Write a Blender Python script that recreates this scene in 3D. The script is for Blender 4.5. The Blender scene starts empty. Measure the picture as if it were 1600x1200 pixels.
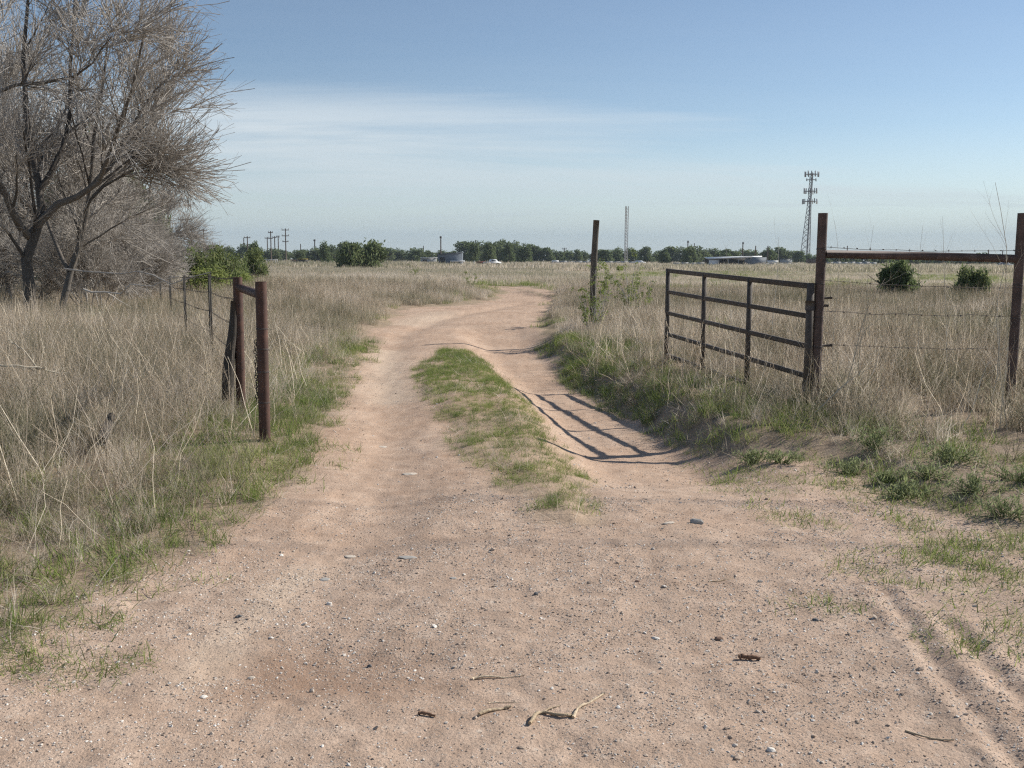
import bpy, math, random
import numpy as np
from mathutils import Vector, Matrix

# ------------------------------------------------------------------ camera, sky, sun, exposure
sc = bpy.context.scene
COL = sc.collection
F_PX = 1550.0
CAM_H = 1.6
PITCH = math.atan(195 / F_PX)
ROLL = math.radians(0.30)

cam_d = bpy.data.cameras.new('camera'); cam = bpy.data.objects.new('camera', cam_d); COL.objects.link(cam)
cam_d.sensor_width = 36.0; cam_d.lens = F_PX / 1600 * 36.0
cam_d.clip_start = 0.05; cam_d.clip_end = 12000
_fw = Vector((0, math.cos(PITCH), -math.sin(PITCH)))
_rt = Vector((1, 0, 0)); _up = _rt.cross(_fw)
_r2 = _rt * math.cos(ROLL) + _up * math.sin(ROLL)
_u2 = _up * math.cos(ROLL) - _rt * math.sin(ROLL)
M = Matrix(((_r2.x, _u2.x, -_fw.x), (_r2.y, _u2.y, -_fw.y), (_r2.z, _u2.z, -_fw.z)))
cam.matrix_world = Matrix.Translation((0, 0, CAM_H)) @ M.to_4x4()
sc.camera = cam

def ray(px, py):
    return _fw + _r2 * ((px - 800) / F_PX) - _u2 * ((py - 600) / F_PX)
def gp(px, py, z=0.0):
    d = ray(px, py); t = (z - CAM_H) / d.z
    return (d.x * t, d.y * t)
def at(px, py, Y):
    d = ray(px, py); t = Y / d.y
    return Vector((d.x * t, Y, CAM_H + d.z * t))

SUN_EL = math.radians(33); SUN_AZ = math.radians(26)
S = Vector((math.cos(SUN_EL) * math.cos(SUN_AZ), math.cos(SUN_EL) * math.sin(SUN_AZ), math.sin(SUN_EL))).normalized()
world = bpy.data.worlds.new('World'); sc.world = world; world.use_nodes = True
wn = world.node_tree.nodes; wl = world.node_tree.links; wn.clear()
def N(tree, typ, **kw):
    n = tree.nodes.new(typ)
    for k, v in kw.items(): setattr(n, k, v)
    return n
wt = world.node_tree
sky = N(wt, 'ShaderNodeTexSky', sky_type='NISHITA', sun_disc=False)
sky.sun_elevation = SUN_EL; sky.sun_rotation = math.atan2(S.x, S.y)
sky.altitude = 900; sky.air_density = 1.0; sky.dust_density = 0.1; sky.ozone_density = 1.7
bg = N(wt, 'ShaderNodeBackground'); bg.inputs['Strength'].default_value = 0.06
wo = N(wt, 'ShaderNodeOutputWorld')
# thin high cloud deck, mapped on a level plane overhead
geo = N(wt, 'ShaderNodeTexCoord'); sep = N(wt, 'ShaderNodeSeparateXYZ'); wl.new(geo.outputs['Generated'], sep.inputs[0])
def wmath(op, a, b=None, c=None, clamp=False):
    n = N(wt, 'ShaderNodeMath', operation=op, use_clamp=clamp)
    for i, v in enumerate((a, b, c)):
        if v is None: continue
        if isinstance(v, (int, float)): n.inputs[i].default_value = v
        else: wl.new(v, n.inputs[i])
    return n.outputs[0]
zc = wmath('ADD', wmath('MAXIMUM', sep.outputs[2], 0.0), 0.08)
cx = wmath('DIVIDE', sep.outputs[0], zc); cy = wmath('DIVIDE', sep.outputs[1], zc)
comb = N(wt, 'ShaderNodeCombineXYZ'); wl.new(cx, comb.inputs[0]); wl.new(cy, comb.inputs[1])
cmap = N(wt, 'ShaderNodeMapping'); wl.new(comb.outputs[0], cmap.inputs[0])
cmap.inputs['Rotation'].default_value = (0, 0, math.radians(-24)); cmap.inputs['Scale'].default_value = (0.2, 0.8, 1)
n1 = N(wt, 'ShaderNodeTexNoise'); n1.inputs['Scale'].default_value = 1.0; n1.inputs['Detail'].default_value = 9; n1.inputs['Roughness'].default_value = 0.62
n1.inputs['Distortion'].default_value = 0.5
wl.new(cmap.outputs[0], n1.inputs['Vector'])
# front line: p.y - 0.75 p.x beyond ~6.5
edge = wmath('SUBTRACT', wmath('ADD', cy, wmath('MULTIPLY', cx, -0.37)), 4.3)
edge = wmath('ADD', edge, wmath('MULTIPLY', wmath('SUBTRACT', n1.outputs[0], 0.5), 2.4))
edge = wmath('DIVIDE', edge, 1.5, clamp=True); edge = wmath('MULTIPLY', edge, wmath('MULTIPLY_ADD', edge, -0.30, 1.0))
streak = wmath('MULTIPLY_ADD', n1.outputs[0], 3.6, -1.3, clamp=True)
cov = wmath('MULTIPLY', edge, wmath('MULTIPLY_ADD', streak, 0.62, 0.38))
veil = wmath('DIVIDE', wmath('SUBTRACT', wmath('DIVIDE', 1.0, zc), 4.6), 5.0, clamp=True)      # thin deck seen edge-on toward the horizon
cov = wmath('ADD', cov, wmath('MULTIPLY', streak, 0.05)); cov = wmath('MAXIMUM', cov, wmath('MULTIPLY', veil, 0.8))
mixc = N(wt, 'ShaderNodeMix', data_type='RGBA'); wl.new(cov, mixc.inputs[0])
hs = N(wt, 'ShaderNodeHueSaturation'); hs.inputs['Saturation'].default_value = 0.98; hs.inputs['Value'].default_value = 1.0
wl.new(sky.outputs[0], hs.inputs['Color']); wl.new(hs.outputs[0], mixc.inputs[6])
ccol = N(wt, 'ShaderNodeMix', data_type='RGBA'); wl.new(veil, ccol.inputs[0]); ccol.inputs[6].default_value = (7.9, 8.4, 8.6, 1); ccol.inputs[7].default_value = (3.7, 4.6, 5.35, 1); wl.new(ccol.outputs[2], mixc.inputs[7])
wl.new(mixc.outputs[2], bg.inputs[0]); wl.new(bg.outputs[0], wo.inputs[0])

sun_d = bpy.data.lights.new('sun', 'SUN'); sun_d.energy = 3.6; sun_d.angle = math.radians(0.53); sun_d.color = (1.0, 0.95, 0.87)
sun = bpy.data.objects.new('sun', sun_d); COL.objects.link(sun); sun.rotation_euler = S.to_track_quat('Z', 'Y').to_euler(); sun.location = (20, 5, 30)
sc.view_settings.view_transform = 'Standard'; sc.view_settings.look = 'None'
sc.view_settings.exposure = 0.78; sc.view_settings.gamma = 1.0; sc.view_settings.use_curve_mapping = False
sc.render.engine = 'CYCLES'
sc.cycles.use_denoising = False
sc.cycles.use_adaptive_sampling = True; sc.cycles.adaptive_threshold = 0.015; sc.cycles.pixel_filter_type = 'BLACKMAN_HARRIS'; sc.cycles.filter_width = 1.25; sc.cycles.sample_clamp_indirect = 4.0
sc.cycles.max_bounces = 6; sc.cycles.diffuse_bounces = 4; sc.cycles.transmission_bounces = 4; sc.cycles.transparent_max_bounces = 8
sc.cycles.caustics_reflective = False; sc.cycles.caustics_refractive = False

# ------------------------------------------------------------------ helpers
rng = np.random.default_rng(7)
random.seed(7)

def _hash(ix, iy, seed):
    h = (ix.astype(np.int64) * 374761393 + iy.astype(np.int64) * 668265263 + seed * 1442695041) & 0xFFFFFFFF
    h = ((h ^ (h >> 13)) * 1274126177) & 0xFFFFFFFF
    return ((h ^ (h >> 16)) & 0xFFFFFF) / float(0xFFFFFF)
def vnoise(x, y, seed=0):
    ix = np.floor(x); iy = np.floor(y); fx = x - ix; fy = y - iy
    u = fx * fx * fx * (fx * (fx * 6 - 15) + 10); v = fy * fy * fy * (fy * (fy * 6 - 15) + 10)
    a = _hash(ix, iy, seed); b = _hash(ix + 1, iy, seed); c = _hash(ix, iy + 1, seed); d = _hash(ix + 1, iy + 1, seed)
    return (a * (1 - u) + b * u) * (1 - v) + (c * (1 - u) + d * u) * v
def fbm(x, y, s, seed=0, o=4, rough=0.5):
    x = np.asarray(x, float) / s; y = np.asarray(y, float) / s; a = 1.0; t = 0; r = 0
    for i in range(o):
        r = r + a * vnoise(x + 17.3 * i, y - 9.1 * i, seed + i); t += a; a *= rough; x = x * 2.03; y = y * 2.03
    return r / t
def sstep(a, b, x):
    t = np.clip((x - a) / (b - a), 0, 1); return t * t * (3 - 2 * t)
def sd_poly(P, x, y):
    """signed distance to a polygon, negative inside"""
    P = np.asarray(P, float); n = len(P); d = np.full(x.shape, 1e18); s = np.zeros(x.shape, bool)
    for i in range(n):
        a = P[i]; b = P[(i + 1) % n]; e = b - a
        wx = x - a[0]; wy = y - a[1]
        t = np.clip((wx * e[0] + wy * e[1]) / (e @ e), 0, 1)
        d = np.minimum(d, (wx - e[0] * t) ** 2 + (wy - e[1] * t) ** 2)
        c = (a[1] > y) != (b[1] > y)
        if e[1] != 0: s ^= c & (x < e[0] * (y - a[1]) / e[1] + a[0])
    return np.sqrt(d) * np.where(s, -1, 1)
def d_line(P, x, y):
    P = np.asarray(P, float); d = np.full(x.shape, 1e18)
    for a, b in zip(P[:-1], P[1:]):
        e = b - a; wx = x - a[0]; wy = y - a[1]
        t = np.clip((wx * e[0] + wy * e[1]) / (e @ e), 0, 1)
        d = np.minimum(d, (wx - e[0] * t) ** 2 + (wy - e[1] * t) ** 2)
    return np.sqrt(d)

def np_mesh(name, V, faces, attrs=None, smooth=False):
    """V (n,3); faces: list of int arrays (m,k)"""
    me = bpy.data.meshes.new(name)
    V = np.asarray(V, np.float32)
    me.vertices.add(len(V)); me.vertices.foreach_set('co', V.ravel())
    fl = [np.asarray(f, np.int32) for f in faces if len(f)]
    idx = np.concatenate([f.ravel() for f in fl]); cnt = np.concatenate([np.full(len(f), f.shape[1], np.int32) for f in fl])
    st = np.concatenate([[0], np.cumsum(cnt)[:-1]]).astype(np.int32)
    me.loops.add(len(idx)); me.loops.foreach_set('vertex_index', idx)
    me.polygons.add(len(cnt)); me.polygons.foreach_set('loop_start', st)
    if smooth: me.polygons.foreach_set('use_smooth', np.ones(len(cnt), bool))
    for k, v in (attrs or {}).items():
        a = me.attributes.new(k, 'FLOAT', 'POINT'); a.data.foreach_set('value', np.asarray(v, np.float32))
    me.update(calc_edges=True); me.validate()
    return me
class MB:
    """collects shapes into one mesh"""
    def __init__(s): s.V = []; s.F = {}; s.A = []; s.n = 0
    def add(s, V, F, a=0.5):
        V = np.asarray(V, float).reshape(-1, 3)
        F = np.asarray(F)
        s.F.setdefault(F.shape[1], []).append(F + s.n); s.V.append(V); s.n += len(V)
        s.A.append(np.full(len(V), a) if np.isscalar(a) else np.asarray(a, float))
        return s
    def box(s, c, size, a=0.5, R=None):
        h = np.array(size) / 2
        V = np.array([(x, y, z) for x in (-1, 1) for y in (-1, 1) for z in (-1, 1)]) * h
        if R is not None: V = V @ np.asarray(R).T
        return s.add(V + np.array(c), [(0, 1, 3, 2), (4, 6, 7, 5), (0, 4, 5, 1), (2, 3, 7, 6), (0, 2, 6, 4), (1, 5, 7, 3)], a)
    def bar(s, p, q, w, h, up=(0, 0, 1), a=0.5, bev=0.0):
        """rectangular bar from p to q, w across, h along up"""
        p = np.array(p, float); q = np.array(q, float); d = q - p; L = np.linalg.norm(d); d /= L
        u = np.array(up, float); u -= d * (u @ d); u /= np.linalg.norm(u); r = np.cross(d, u)
        b = bev or min(w, h) * 0.12
        pr = [(-w/2 + b, -h/2), (w/2 - b, -h/2), (w/2, -h/2 + b), (w/2, h/2 - b), (w/2 - b, h/2), (-w/2 + b, h/2), (-w/2, h/2 - b), (-w/2, -h/2 + b)]
        V = [p + r * x + u * y for x, y in pr] + [q + r * x + u * y for x, y in pr]
        s.add(V, [(i, (i + 1) % 8, (i + 1) % 8 + 8, i + 8) for i in range(8)], a)
        s.F.setdefault(8, []).append(np.array([tuple(range(7, -1, -1)), tuple(range(8, 16))]) + s.n - 16)
        return s
    def tube(s, pts, rad, sides=10, a=0.5, cap=True):
        V, F = tubes(np.array([pts], float), np.array([rad if not np.isscalar(rad) else [rad] * len(pts)], float), sides)
        s.add(V, F, a)
        if cap:
            k = len(pts)
            s.F.setdefault(sides, []).append(np.array([tuple(range(sides - 1, -1, -1)), tuple(range((k - 1) * sides, k * sides))]) + s.n - k * sides)
        return s
    def mesh(s, name, smooth=False):
        return np_mesh(name, np.concatenate(s.V), [np.concatenate(f) for f in s.F.values()], {'v': np.concatenate(s.A)}, smooth)
    def build(s, name, mat, parent=None, smooth=False):
        return obj(name, s.mesh(name, smooth), mat, parent)

def tubes(P, R, sides):
    """P (n,k,3), R (n,k) -> verts, quads of n open tubes"""
    n, k, _ = P.shape
    T = np.gradient(P, axis=1); T /= np.linalg.norm(T, axis=2, keepdims=True) + 1e-9
    T0 = T[:, :1]
    ref = np.where(np.abs(T0[..., 2:3]) < 0.9, np.array([0, 0, 1.0]), np.array([1.0, 0, 0])); ref = np.repeat(ref, k, 1)
    A = np.cross(T, ref); A /= np.linalg.norm(A, axis=2, keepdims=True) + 1e-9
    B = np.cross(T, A)
    th = np.arange(sides) / sides * 2 * np.pi
    V = P[:, :, None] + R[:, :, None, None] * (A[:, :, None] * np.cos(th)[None, None, :, None] + B[:, :, None] * np.sin(th)[None, None, :, None])
    base = (np.arange(n) * k * sides)[:, None, None] + (np.arange(k - 1) * sides)[None, :, None]
    i = np.arange(sides)[None, None]; j = (np.arange(sides) + 1)[None, None] % sides
    F = np.stack([base + j, base + i, base + i + sides, base + j + sides], -1)
    return V.reshape(-1, 3), F.reshape(-1, 4)

def resamp(pts, k):
    pts = np.array(pts, float); t = np.linspace(0, len(pts) - 1, k); i = np.minimum(t.astype(int), len(pts) - 2); f = (t - i)[:, None]
    # smooth (Catmull-Rom)
    p = lambda j: pts[np.clip(j, 0, len(pts) - 1)]
    a, b, c, d = p(i - 1), p(i), p(i + 1), p(i + 2)
    return 0.5 * ((2 * b) + (-a + c) * f + (2 * a - 5 * b + 4 * c - d) * f ** 2 + (-a + 3 * b - 3 * c + d) * f ** 3)
def obj(name, me, mat=None, parent=None, link=True):
    o = bpy.data.objects.new(name, me)
    if mat is not None and me is not None and not me.materials: me.materials.append(mat)
    if link: COL.objects.link(o)
    if parent is not None: o.parent = parent
    return o
def tag(o, label, cat, group=None, kind=None):
    o['label'] = label; o['category'] = cat
    if group: o['group'] = group
    if kind: o['kind'] = kind
    return o
def empty(name, loc=(0, 0, 0), rz=0.0):
    o = bpy.data.objects.new(name, None); COL.objects.link(o); o.location = loc; o.rotation_euler = (0, 0, rz); o.empty_display_size = 0.1
    return o
def thing(name, label, cat, loc=(0, 0, 0), rz=0.0, group=None):
    return tag(empty(name, loc, rz), label, cat, group)
def copy_tree(o, loc, rz=0.0, scale=(1, 1, 1), label=None, group=None):
    c = o.copy(); COL.objects.link(c); c.location = loc; c.rotation_euler = (0, 0, rz); c.scale = scale
    if label: c['label'] = label
    if group: c['group'] = group
    for ch in o.children:
        d = ch.copy(); COL.objects.link(d); d.parent = c
        for g in ch.children:
            e = g.copy(); COL.objects.link(e); e.parent = d
    return c

# ------------------------------------------------------------------ materials
def mat_new(name):
    m = bpy.data.materials.new(name); m.use_nodes = True
    t = m.node_tree; b = t.nodes['Principled BSDF']; b.inputs['Specular IOR Level'].default_value = 0.2
    return m, t, b
def L(t, a, b): t.links.new(a, b)
def ramp(t, stops, fac=None, interp='LINEAR'):
    r = N(t, 'ShaderNodeValToRGB'); r.color_ramp.interpolation = interp
    e = r.color_ramp.elements
    while len(e) > 2: e.remove(e[-1])
    while len(e) < len(stops): e.new(0.5)
    for x, (p, c) in zip(e, stops): x.position = p; x.color = (*c, 1)
    if fac is not None: L(t, fac, r.inputs[0])
    return r
def mixrgb(t, f, a, b, mode='MIX'):
    n = N(t, 'ShaderNodeMix', data_type='RGBA', blend_type=mode)
    for s, v in ((0, f), (6, a), (7, b)):
        if hasattr(v, 'links'): L(t, v, n.inputs[s])
        elif s == 0: n.inputs[0].default_value = v
        else: n.inputs[s].default_value = (*v, 1)
    return n.outputs[2]
def noise(t, scale, detail=4, rough=0.55, vec=None, dist=0.0):
    n = N(t, 'ShaderNodeTexNoise'); n.inputs['Scale'].default_value = scale; n.inputs['Detail'].default_value = detail
    n.inputs['Roughness'].default_value = rough; n.inputs['Distortion'].default_value = dist
    if vec is not None: L(t, vec, n.inputs['Vector'])
    return n.outputs[0]
def attr(t, name, typ='GEOMETRY'):
    a = N(t, 'ShaderNodeAttribute', attribute_type=typ, attribute_name=name); return a.outputs['Fac']
def math_(t, op, a, b=None, c=None, clamp=False):
    n = N(t, 'ShaderNodeMath', operation=op, use_clamp=clamp)
    for i, v in enumerate((a, b, c)):
        if v is None: continue
        if isinstance(v, (int, float)): n.inputs[i].default_value = v
        else: L(t, v, n.inputs[i])
    return n.outputs[0]
def bump(t, b, h, strength=0.5, dist=0.01):
    n = N(t, 'ShaderNodeBump'); n.inputs['Strength'].default_value = strength; n.inputs['Distance'].default_value = dist
    L(t, h, n.inputs['Height']); L(t, n.outputs[0], b.inputs['Normal']); return n

def blade_mat(name, stops, transl=0.35, vary=0.55):
    """foliage: instance tint picks a hue along the ramp, each blade has its own value v"""
    m, t, b = mat_new(name)
    tint = attr(t, 'tint', 'INSTANCER'); v = attr(t, 'v')
    f = math_(t, 'ADD', math_(t, 'MULTIPLY', tint, 1 - vary * 0.5), math_(t, 'MULTIPLY', math_(t, 'SUBTRACT', v, 0.5), vary), clamp=True)
    r = ramp(t, stops, f)
    hv = N(t, 'ShaderNodeHueSaturation'); L(t, r.outputs[0], hv.inputs['Color'])
    L(t, math_(t, 'MULTIPLY_ADD', v, 0.7, 0.65), hv.inputs['Value'])
    L(t, hv.outputs[0], b.inputs['Base Color']); b.inputs['Roughness'].default_value = 0.75
    tr = N(t, 'ShaderNodeBsdfTranslucent'); L(t, hv.outputs[0], tr.inputs[0])
    mx = N(t, 'ShaderNodeMixShader'); mx.inputs[0].default_value = transl
    L(t, b.outputs[0], mx.inputs[1]); L(t, tr.outputs[0], mx.inputs[2]); L(t, mx.outputs[0], t.nodes['Material Output'].inputs[0])
    return m
DRY = blade_mat('dry_grass', [(0.0, (0.29, 0.28, 0.18)), (0.2, (0.42, 0.375, 0.28)), (0.45, (0.62, 0.53, 0.42)), (0.7, (0.68, 0.61, 0.52)), (1.0, (0.86, 0.80, 0.69))], 0.48, 0.8)
GREEN = blade_mat('green_grass', [(0.0, (0.15, 0.20, 0.065)), (0.4, (0.245, 0.305, 0.085)), (0.7, (0.34, 0.36, 0.14)), (1.0, (0.50, 0.44, 0.28))], 0.42)
WEED = blade_mat('weed_leaf', [(0.0, (0.04, 0.075, 0.035)), (0.5, (0.07, 0.115, 0.05)), (1.0, (0.12, 0.16, 0.075))], 0.3)
def leaf_mat(name, stops, transl=0.3):
    m, t, b = mat_new(name)
    v = attr(t, 'v'); oi = N(t, 'ShaderNodeObjectInfo')
    f = math_(t, 'ADD', math_(t, 'MULTIPLY', v, 0.75), math_(t, 'MULTIPLY', oi.outputs['Random'], 0.25))
    r = ramp(t, stops, f); L(t, r.outputs[0], b.inputs['Base Color']); b.inputs['Roughness'].default_value = 0.7
    tr = N(t, 'ShaderNodeBsdfTranslucent'); L(t, r.outputs[0], tr.inputs[0])
    mx = N(t, 'ShaderNodeMixShader'); mx.inputs[0].default_value = transl
    L(t, b.outputs[0], mx.inputs[1]); L(t, tr.outputs[0], mx.inputs[2]); L(t, mx.outputs[0], t.nodes['Material Output'].inputs[0])
    return m
LEAF_FAR = leaf_mat('far_tree_leaf', [(0, (0.08, 0.115, 0.052)), (0.5, (0.14, 0.18, 0.08)), (1, (0.22, 0.25, 0.115))], 0.45)
LEAF_JUN = leaf_mat('juniper_leaf', [(0, (0.09, 0.125, 0.055)), (0.5, (0.155, 0.195, 0.085)), (1, (0.24, 0.26, 0.12))], 0.5)
LEAF_LIME = leaf_mat('lime_leaf', [(0, (0.16, 0.21, 0.06)), (0.5, (0.24, 0.29, 0.09)), (1, (0.34, 0.36, 0.14))], 0.45)
LEAF_MID = leaf_mat('shrub_leaf', [(0, (0.10, 0.145, 0.055)), (0.5, (0.18, 0.215, 0.085)), (1, (0.30, 0.30, 0.14))], 0.5)

def bark_mat(name, c1, c2, scale=8):
    m, t, b = mat_new(name); tc = N(t, 'ShaderNodeTexCoord')
    mp = N(t, 'ShaderNodeMapping'); mp.inputs['Scale'].default_value = (1, 1, 0.25); L(t, tc.outputs['Object'], mp.inputs[0])
    n = noise(t, scale, 6, 0.65, mp.outputs[0]); v = attr(t, 'v')
    f = math_(t, 'ADD', math_(t, 'MULTIPLY', n, 0.6), math_(t, 'MULTIPLY', v, 0.45), clamp=True)
    r = ramp(t, [(0.25, c1), (0.75, c2)], f); L(t, r.outputs[0], b.inputs['Base Color']); b.inputs['Roughness'].default_value = 0.85
    bump(t, b, n, 0.6, 0.02); return m
BARK = bark_mat('grey_bark', (0.05, 0.043, 0.037), (0.17, 0.15, 0.13), 14)
TWIG = bark_mat('bare_twig', (0.23, 0.205, 0.18), (0.54, 0.50, 0.45), 3)
TWIG2 = bark_mat('pale_stalk', (0.40, 0.345, 0.26), (0.62, 0.56, 0.45), 3)
WOOD = bark_mat('weathered_wood', (0.045, 0.038, 0.032), (0.19, 0.165, 0.135), 22)
STICK = bark_mat('pale_stick', (0.30, 0.22, 0.13), (0.62, 0.50, 0.36), 30)
BARKCHIP = bark_mat('brown_bark', (0.10, 0.055, 0.035), (0.24, 0.14, 0.09), 30)
DARKWOOD = bark_mat('dark_wood', (0.025, 0.022, 0.02), (0.10, 0.085, 0.072), 25)
POLE = bark_mat('pole_wood', (0.10, 0.07, 0.055), (0.17, 0.125, 0.10), 2)

def rust_mat(name, c1, c2, c3, scale=9.0, metallic=0.0, rough=0.7):
    m, t, b = mat_new(name); tc = N(t, 'ShaderNodeTexCoord')
    n = noise(t, scale, 8, 0.65, tc.outputs['Object']); n2 = noise(t, scale * 7, 4, 0.6, tc.outputs['Object'])
    f = math_(t, 'ADD', math_(t, 'MULTIPLY', n, 0.75), math_(t, 'MULTIPLY', n2, 0.25))
    r = ramp(t, [(0.3, c1), (0.5, c2), (0.72, c3)], f); L(t, r.outputs[0], b.inputs['Base Color'])
    b.inputs['Roughness'].default_value = rough; b.inputs['Metallic'].default_value = metallic; b.inputs['Specular IOR Level'].default_value = 0.35
    bump(t, b, n2, 0.35, 0.003); return m
RUST = rust_mat('rusted_pipe', (0.04, 0.024, 0.02), (0.085, 0.046, 0.035), (0.16, 0.08, 0.055))
RUST_DARK = rust_mat('dark_rusted_pipe', (0.045, 0.032, 0.028), (0.10, 0.067, 0.056), (0.18, 0.12, 0.098))
GATE = rust_mat('dark_gate_steel', (0.05, 0.042, 0.036), (0.085, 0.07, 0.058), (0.14, 0.105, 0.082), 14)
WIRE = rust_mat('old_wire', (0.06, 0.05, 0.045), (0.11, 0.09, 0.08), (0.17, 0.14, 0.12), 30)
TPOST = rust_mat('t_post_paint', (0.028, 0.028, 0.026), (0.05, 0.046, 0.04), (0.09, 0.07, 0.055), 20)
TOWER = rust_mat('galvanised_steel', (0.13, 0.13, 0.135), (0.19, 0.19, 0.195), (0.24, 0.235, 0.23), 1.0)
MASTM = rust_mat('mast_paint', (0.25, 0.22, 0.21), (0.36, 0.33, 0.32), (0.45, 0.42, 0.40), 0.6)
def plain(name, c, rough=0.6, var=0.2, scale=1.5):
    m, t, b = mat_new(name); tc = N(t, 'ShaderNodeTexCoord'); n = noise(t, scale, 5, 0.6, tc.outputs['Object'])
    lo = tuple(x * (1 - var) for x in c); hi = tuple(min(1, x * (1 + var)) for x in c)
    r = ramp(t, [(0.3, lo), (0.7, hi)], n); L(t, r.outputs[0], b.inputs['Base Color']); b.inputs['Roughness'].default_value = rough
    return m
SHEET_GREY = plain('grey_sheet_metal', (0.17, 0.195, 0.225)); SHEET_WHITE = plain('white_sheet_metal', (0.72, 0.73, 0.73), 0.5, 0.06)
DARKIN = plain('dark_board_and_shade', (0.06, 0.055, 0.05)); FENCE_GREY = plain('grey_board', (0.33, 0.34, 0.34)); YELLOW = plain('yellow_trim', (0.45, 0.36, 0.06))  # the dark tone serves dark boards and painted shade inside openings
BROWNM = plain('brown_container', (0.14, 0.09, 0.065)); TYRE = plain('tyre_rubber', (0.02, 0.02, 0.02)); GLASS = plain('dark_window', (0.04, 0.05, 0.06), 0.15)
REDM = plain('dull_red_paint', (0.30, 0.07, 0.05))
TOPLINE = plain('white_paint', (0.75, 0.75, 0.73), 0.5, 0.06)

# ------------------------------------------------------------------ terrain
def G(*pts): return [gp(*p) for p in pts]
ROAD = [(-7, -60), (-3.4, 1.5), (-2.6, 3.2)] + G((0, 1010), (120, 955), (210, 895), (330, 838), (430, 770), (490, 715), (512, 670), (528, 630), (550, 590),
        (570, 550), (592, 515), (612, 496), (645, 484), (700, 479), (755, 474), (776, 466), (783, 460), (800, 458), (840, 463), (862, 470), (848, 484),
        (834, 505), (838, 530), (868, 560), (905, 590)) + G((950, 622, -.1), (1000, 652, -.1), (1060, 684, -.08), (1120, 705, -.05)) + \
        G((1200, 705), (1290, 715), (1400, 760), (1480, 795), (1560, 830)) + [(3.6, 5.2), (6.5, 4.4), (14, 2), (30, -60)]
MEDIAN = G((645, 575), (685, 548), (742, 551), (795, 592), (825, 622), (872, 680), (918, 738), (950, 800), (920, 828), (845, 822), (790, 775), (735, 728), (690, 668), (656, 620))
RUT_L = G((480, 1120), (520, 960), (575, 830), (610, 740), (608, 640), (600, 580), (625, 525), (690, 497), (760, 485), (820, 472))
RUT_R = [gp(1075, 860, -.03), gp(1045, 780, -.1), gp(1000, 718, -.17), gp(930, 655, -.18), gp(885, 615, -.17), gp(820, 565, -.12), gp(775, 520, -.06)]
TRACK1 = [gp(1380, 925), gp(1440, 1010), gp(1510, 1100), gp(1590, 1190), gp(1680, 1300)]
TRACK2 = [gp(1480, 975), gp(1540, 1040), gp(1600, 1095), gp(1720, 1200)]
FAR_TRACK = [[gp(862, 468), gp(815, 459), gp(770, 450.5), gp(745, 447)], [gp(868, 463), gp(830, 456), gp(785, 448)]]
PALE = [G((300, 1045), (390, 960), (470, 895)), G((600, 545), (618, 620)), G((640, 505), (690, 490))]

def fields(x, y):
    x = np.asarray(x, float); y = np.asarray(y, float)
    d = sd_poly(ROAD, x, y)
    near = np.clip(y / 8, 0.6, 4)
    d = d + (fbm(x, y, 0.9, 3, 4) - 0.5) * 0.35 * near + (fbm(x, y, 0.22, 5, 3) - 0.5) * 0.16
    m = -(sd_poly(MEDIAN, x, y) + (fbm(x, y, 0.45, 11, 4) - 0.5) * 0.40)
    return d, m
def height(x, y, d=None, m=None):
    x = np.asarray(x, float); y = np.asarray(y, float)
    if d is None: d, m = fields(x, y)
    z = (fbm(x, y, 3.0, 21, 4) - 0.5) * 0.10 * sstep(1.5, 6, y)
    fade = sstep(300, 120, y)
    z = z + (fbm(x, y, 25, 31, 3) - 0.5) * 0.5 * sstep(14, 45, y) * fade
    right = sstep(0.0, 1.2, x)
    z = z + sstep(0.0, 0.55, d) * (0.07 + 0.05 * right) * sstep(4.5, 8, y) * sstep(120, 40, y)
    z = z + sstep(0.3, 2.5, d) * (fbm(x, y, 0.7, 41, 3) - 0.35) * 0.14 * sstep(80, 30, y)
    rl = d_line(RUT_L, x, y); z = z - 0.055 * np.exp(-(rl / 0.33) ** 2) * sstep(3.2, 6, y) * sstep(60, 35, y)
    rr = d_line(RUT_R, x, y); z = z - 0.22 * sstep(1.05, 0.30, rr) * sstep(6.0, 9.0, y) * sstep(30, 14, y)
    z = z + 0.03 * sstep(0, 0.3, m)
    lump = (fbm(x, y, 0.16, 51, 3) - 0.5) * 0.020 + (fbm(x, y, 0.05, 61, 2) - 0.5) * 0.007
    z = z + lump * sstep(30, 15, y)
    for T, w, dep in ((TRACK1, 0.032, 0.013), (TRACK2, 0.036, 0.012)):
        t = d_line(T, x, y) + (fbm(x, y, 0.12, 71, 2) - 0.5) * 0.03
        z = z - dep * np.exp(-(t / w) ** 2) + dep * 0.75 * np.exp(-((t - 0.085) / 0.035) ** 2) * (0.5 + fbm(x, y, 0.07, 77, 2))
    b = np.exp(-(((x - gp(480, 1040)[0]) / 0.5) ** 2 + ((y - gp(480, 1040)[1]) / 0.35) ** 2)); z = z - 0.03 * b
    return z
def zt(x, y): return float(height(np.array([x]), np.array([y]))[0])

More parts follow.
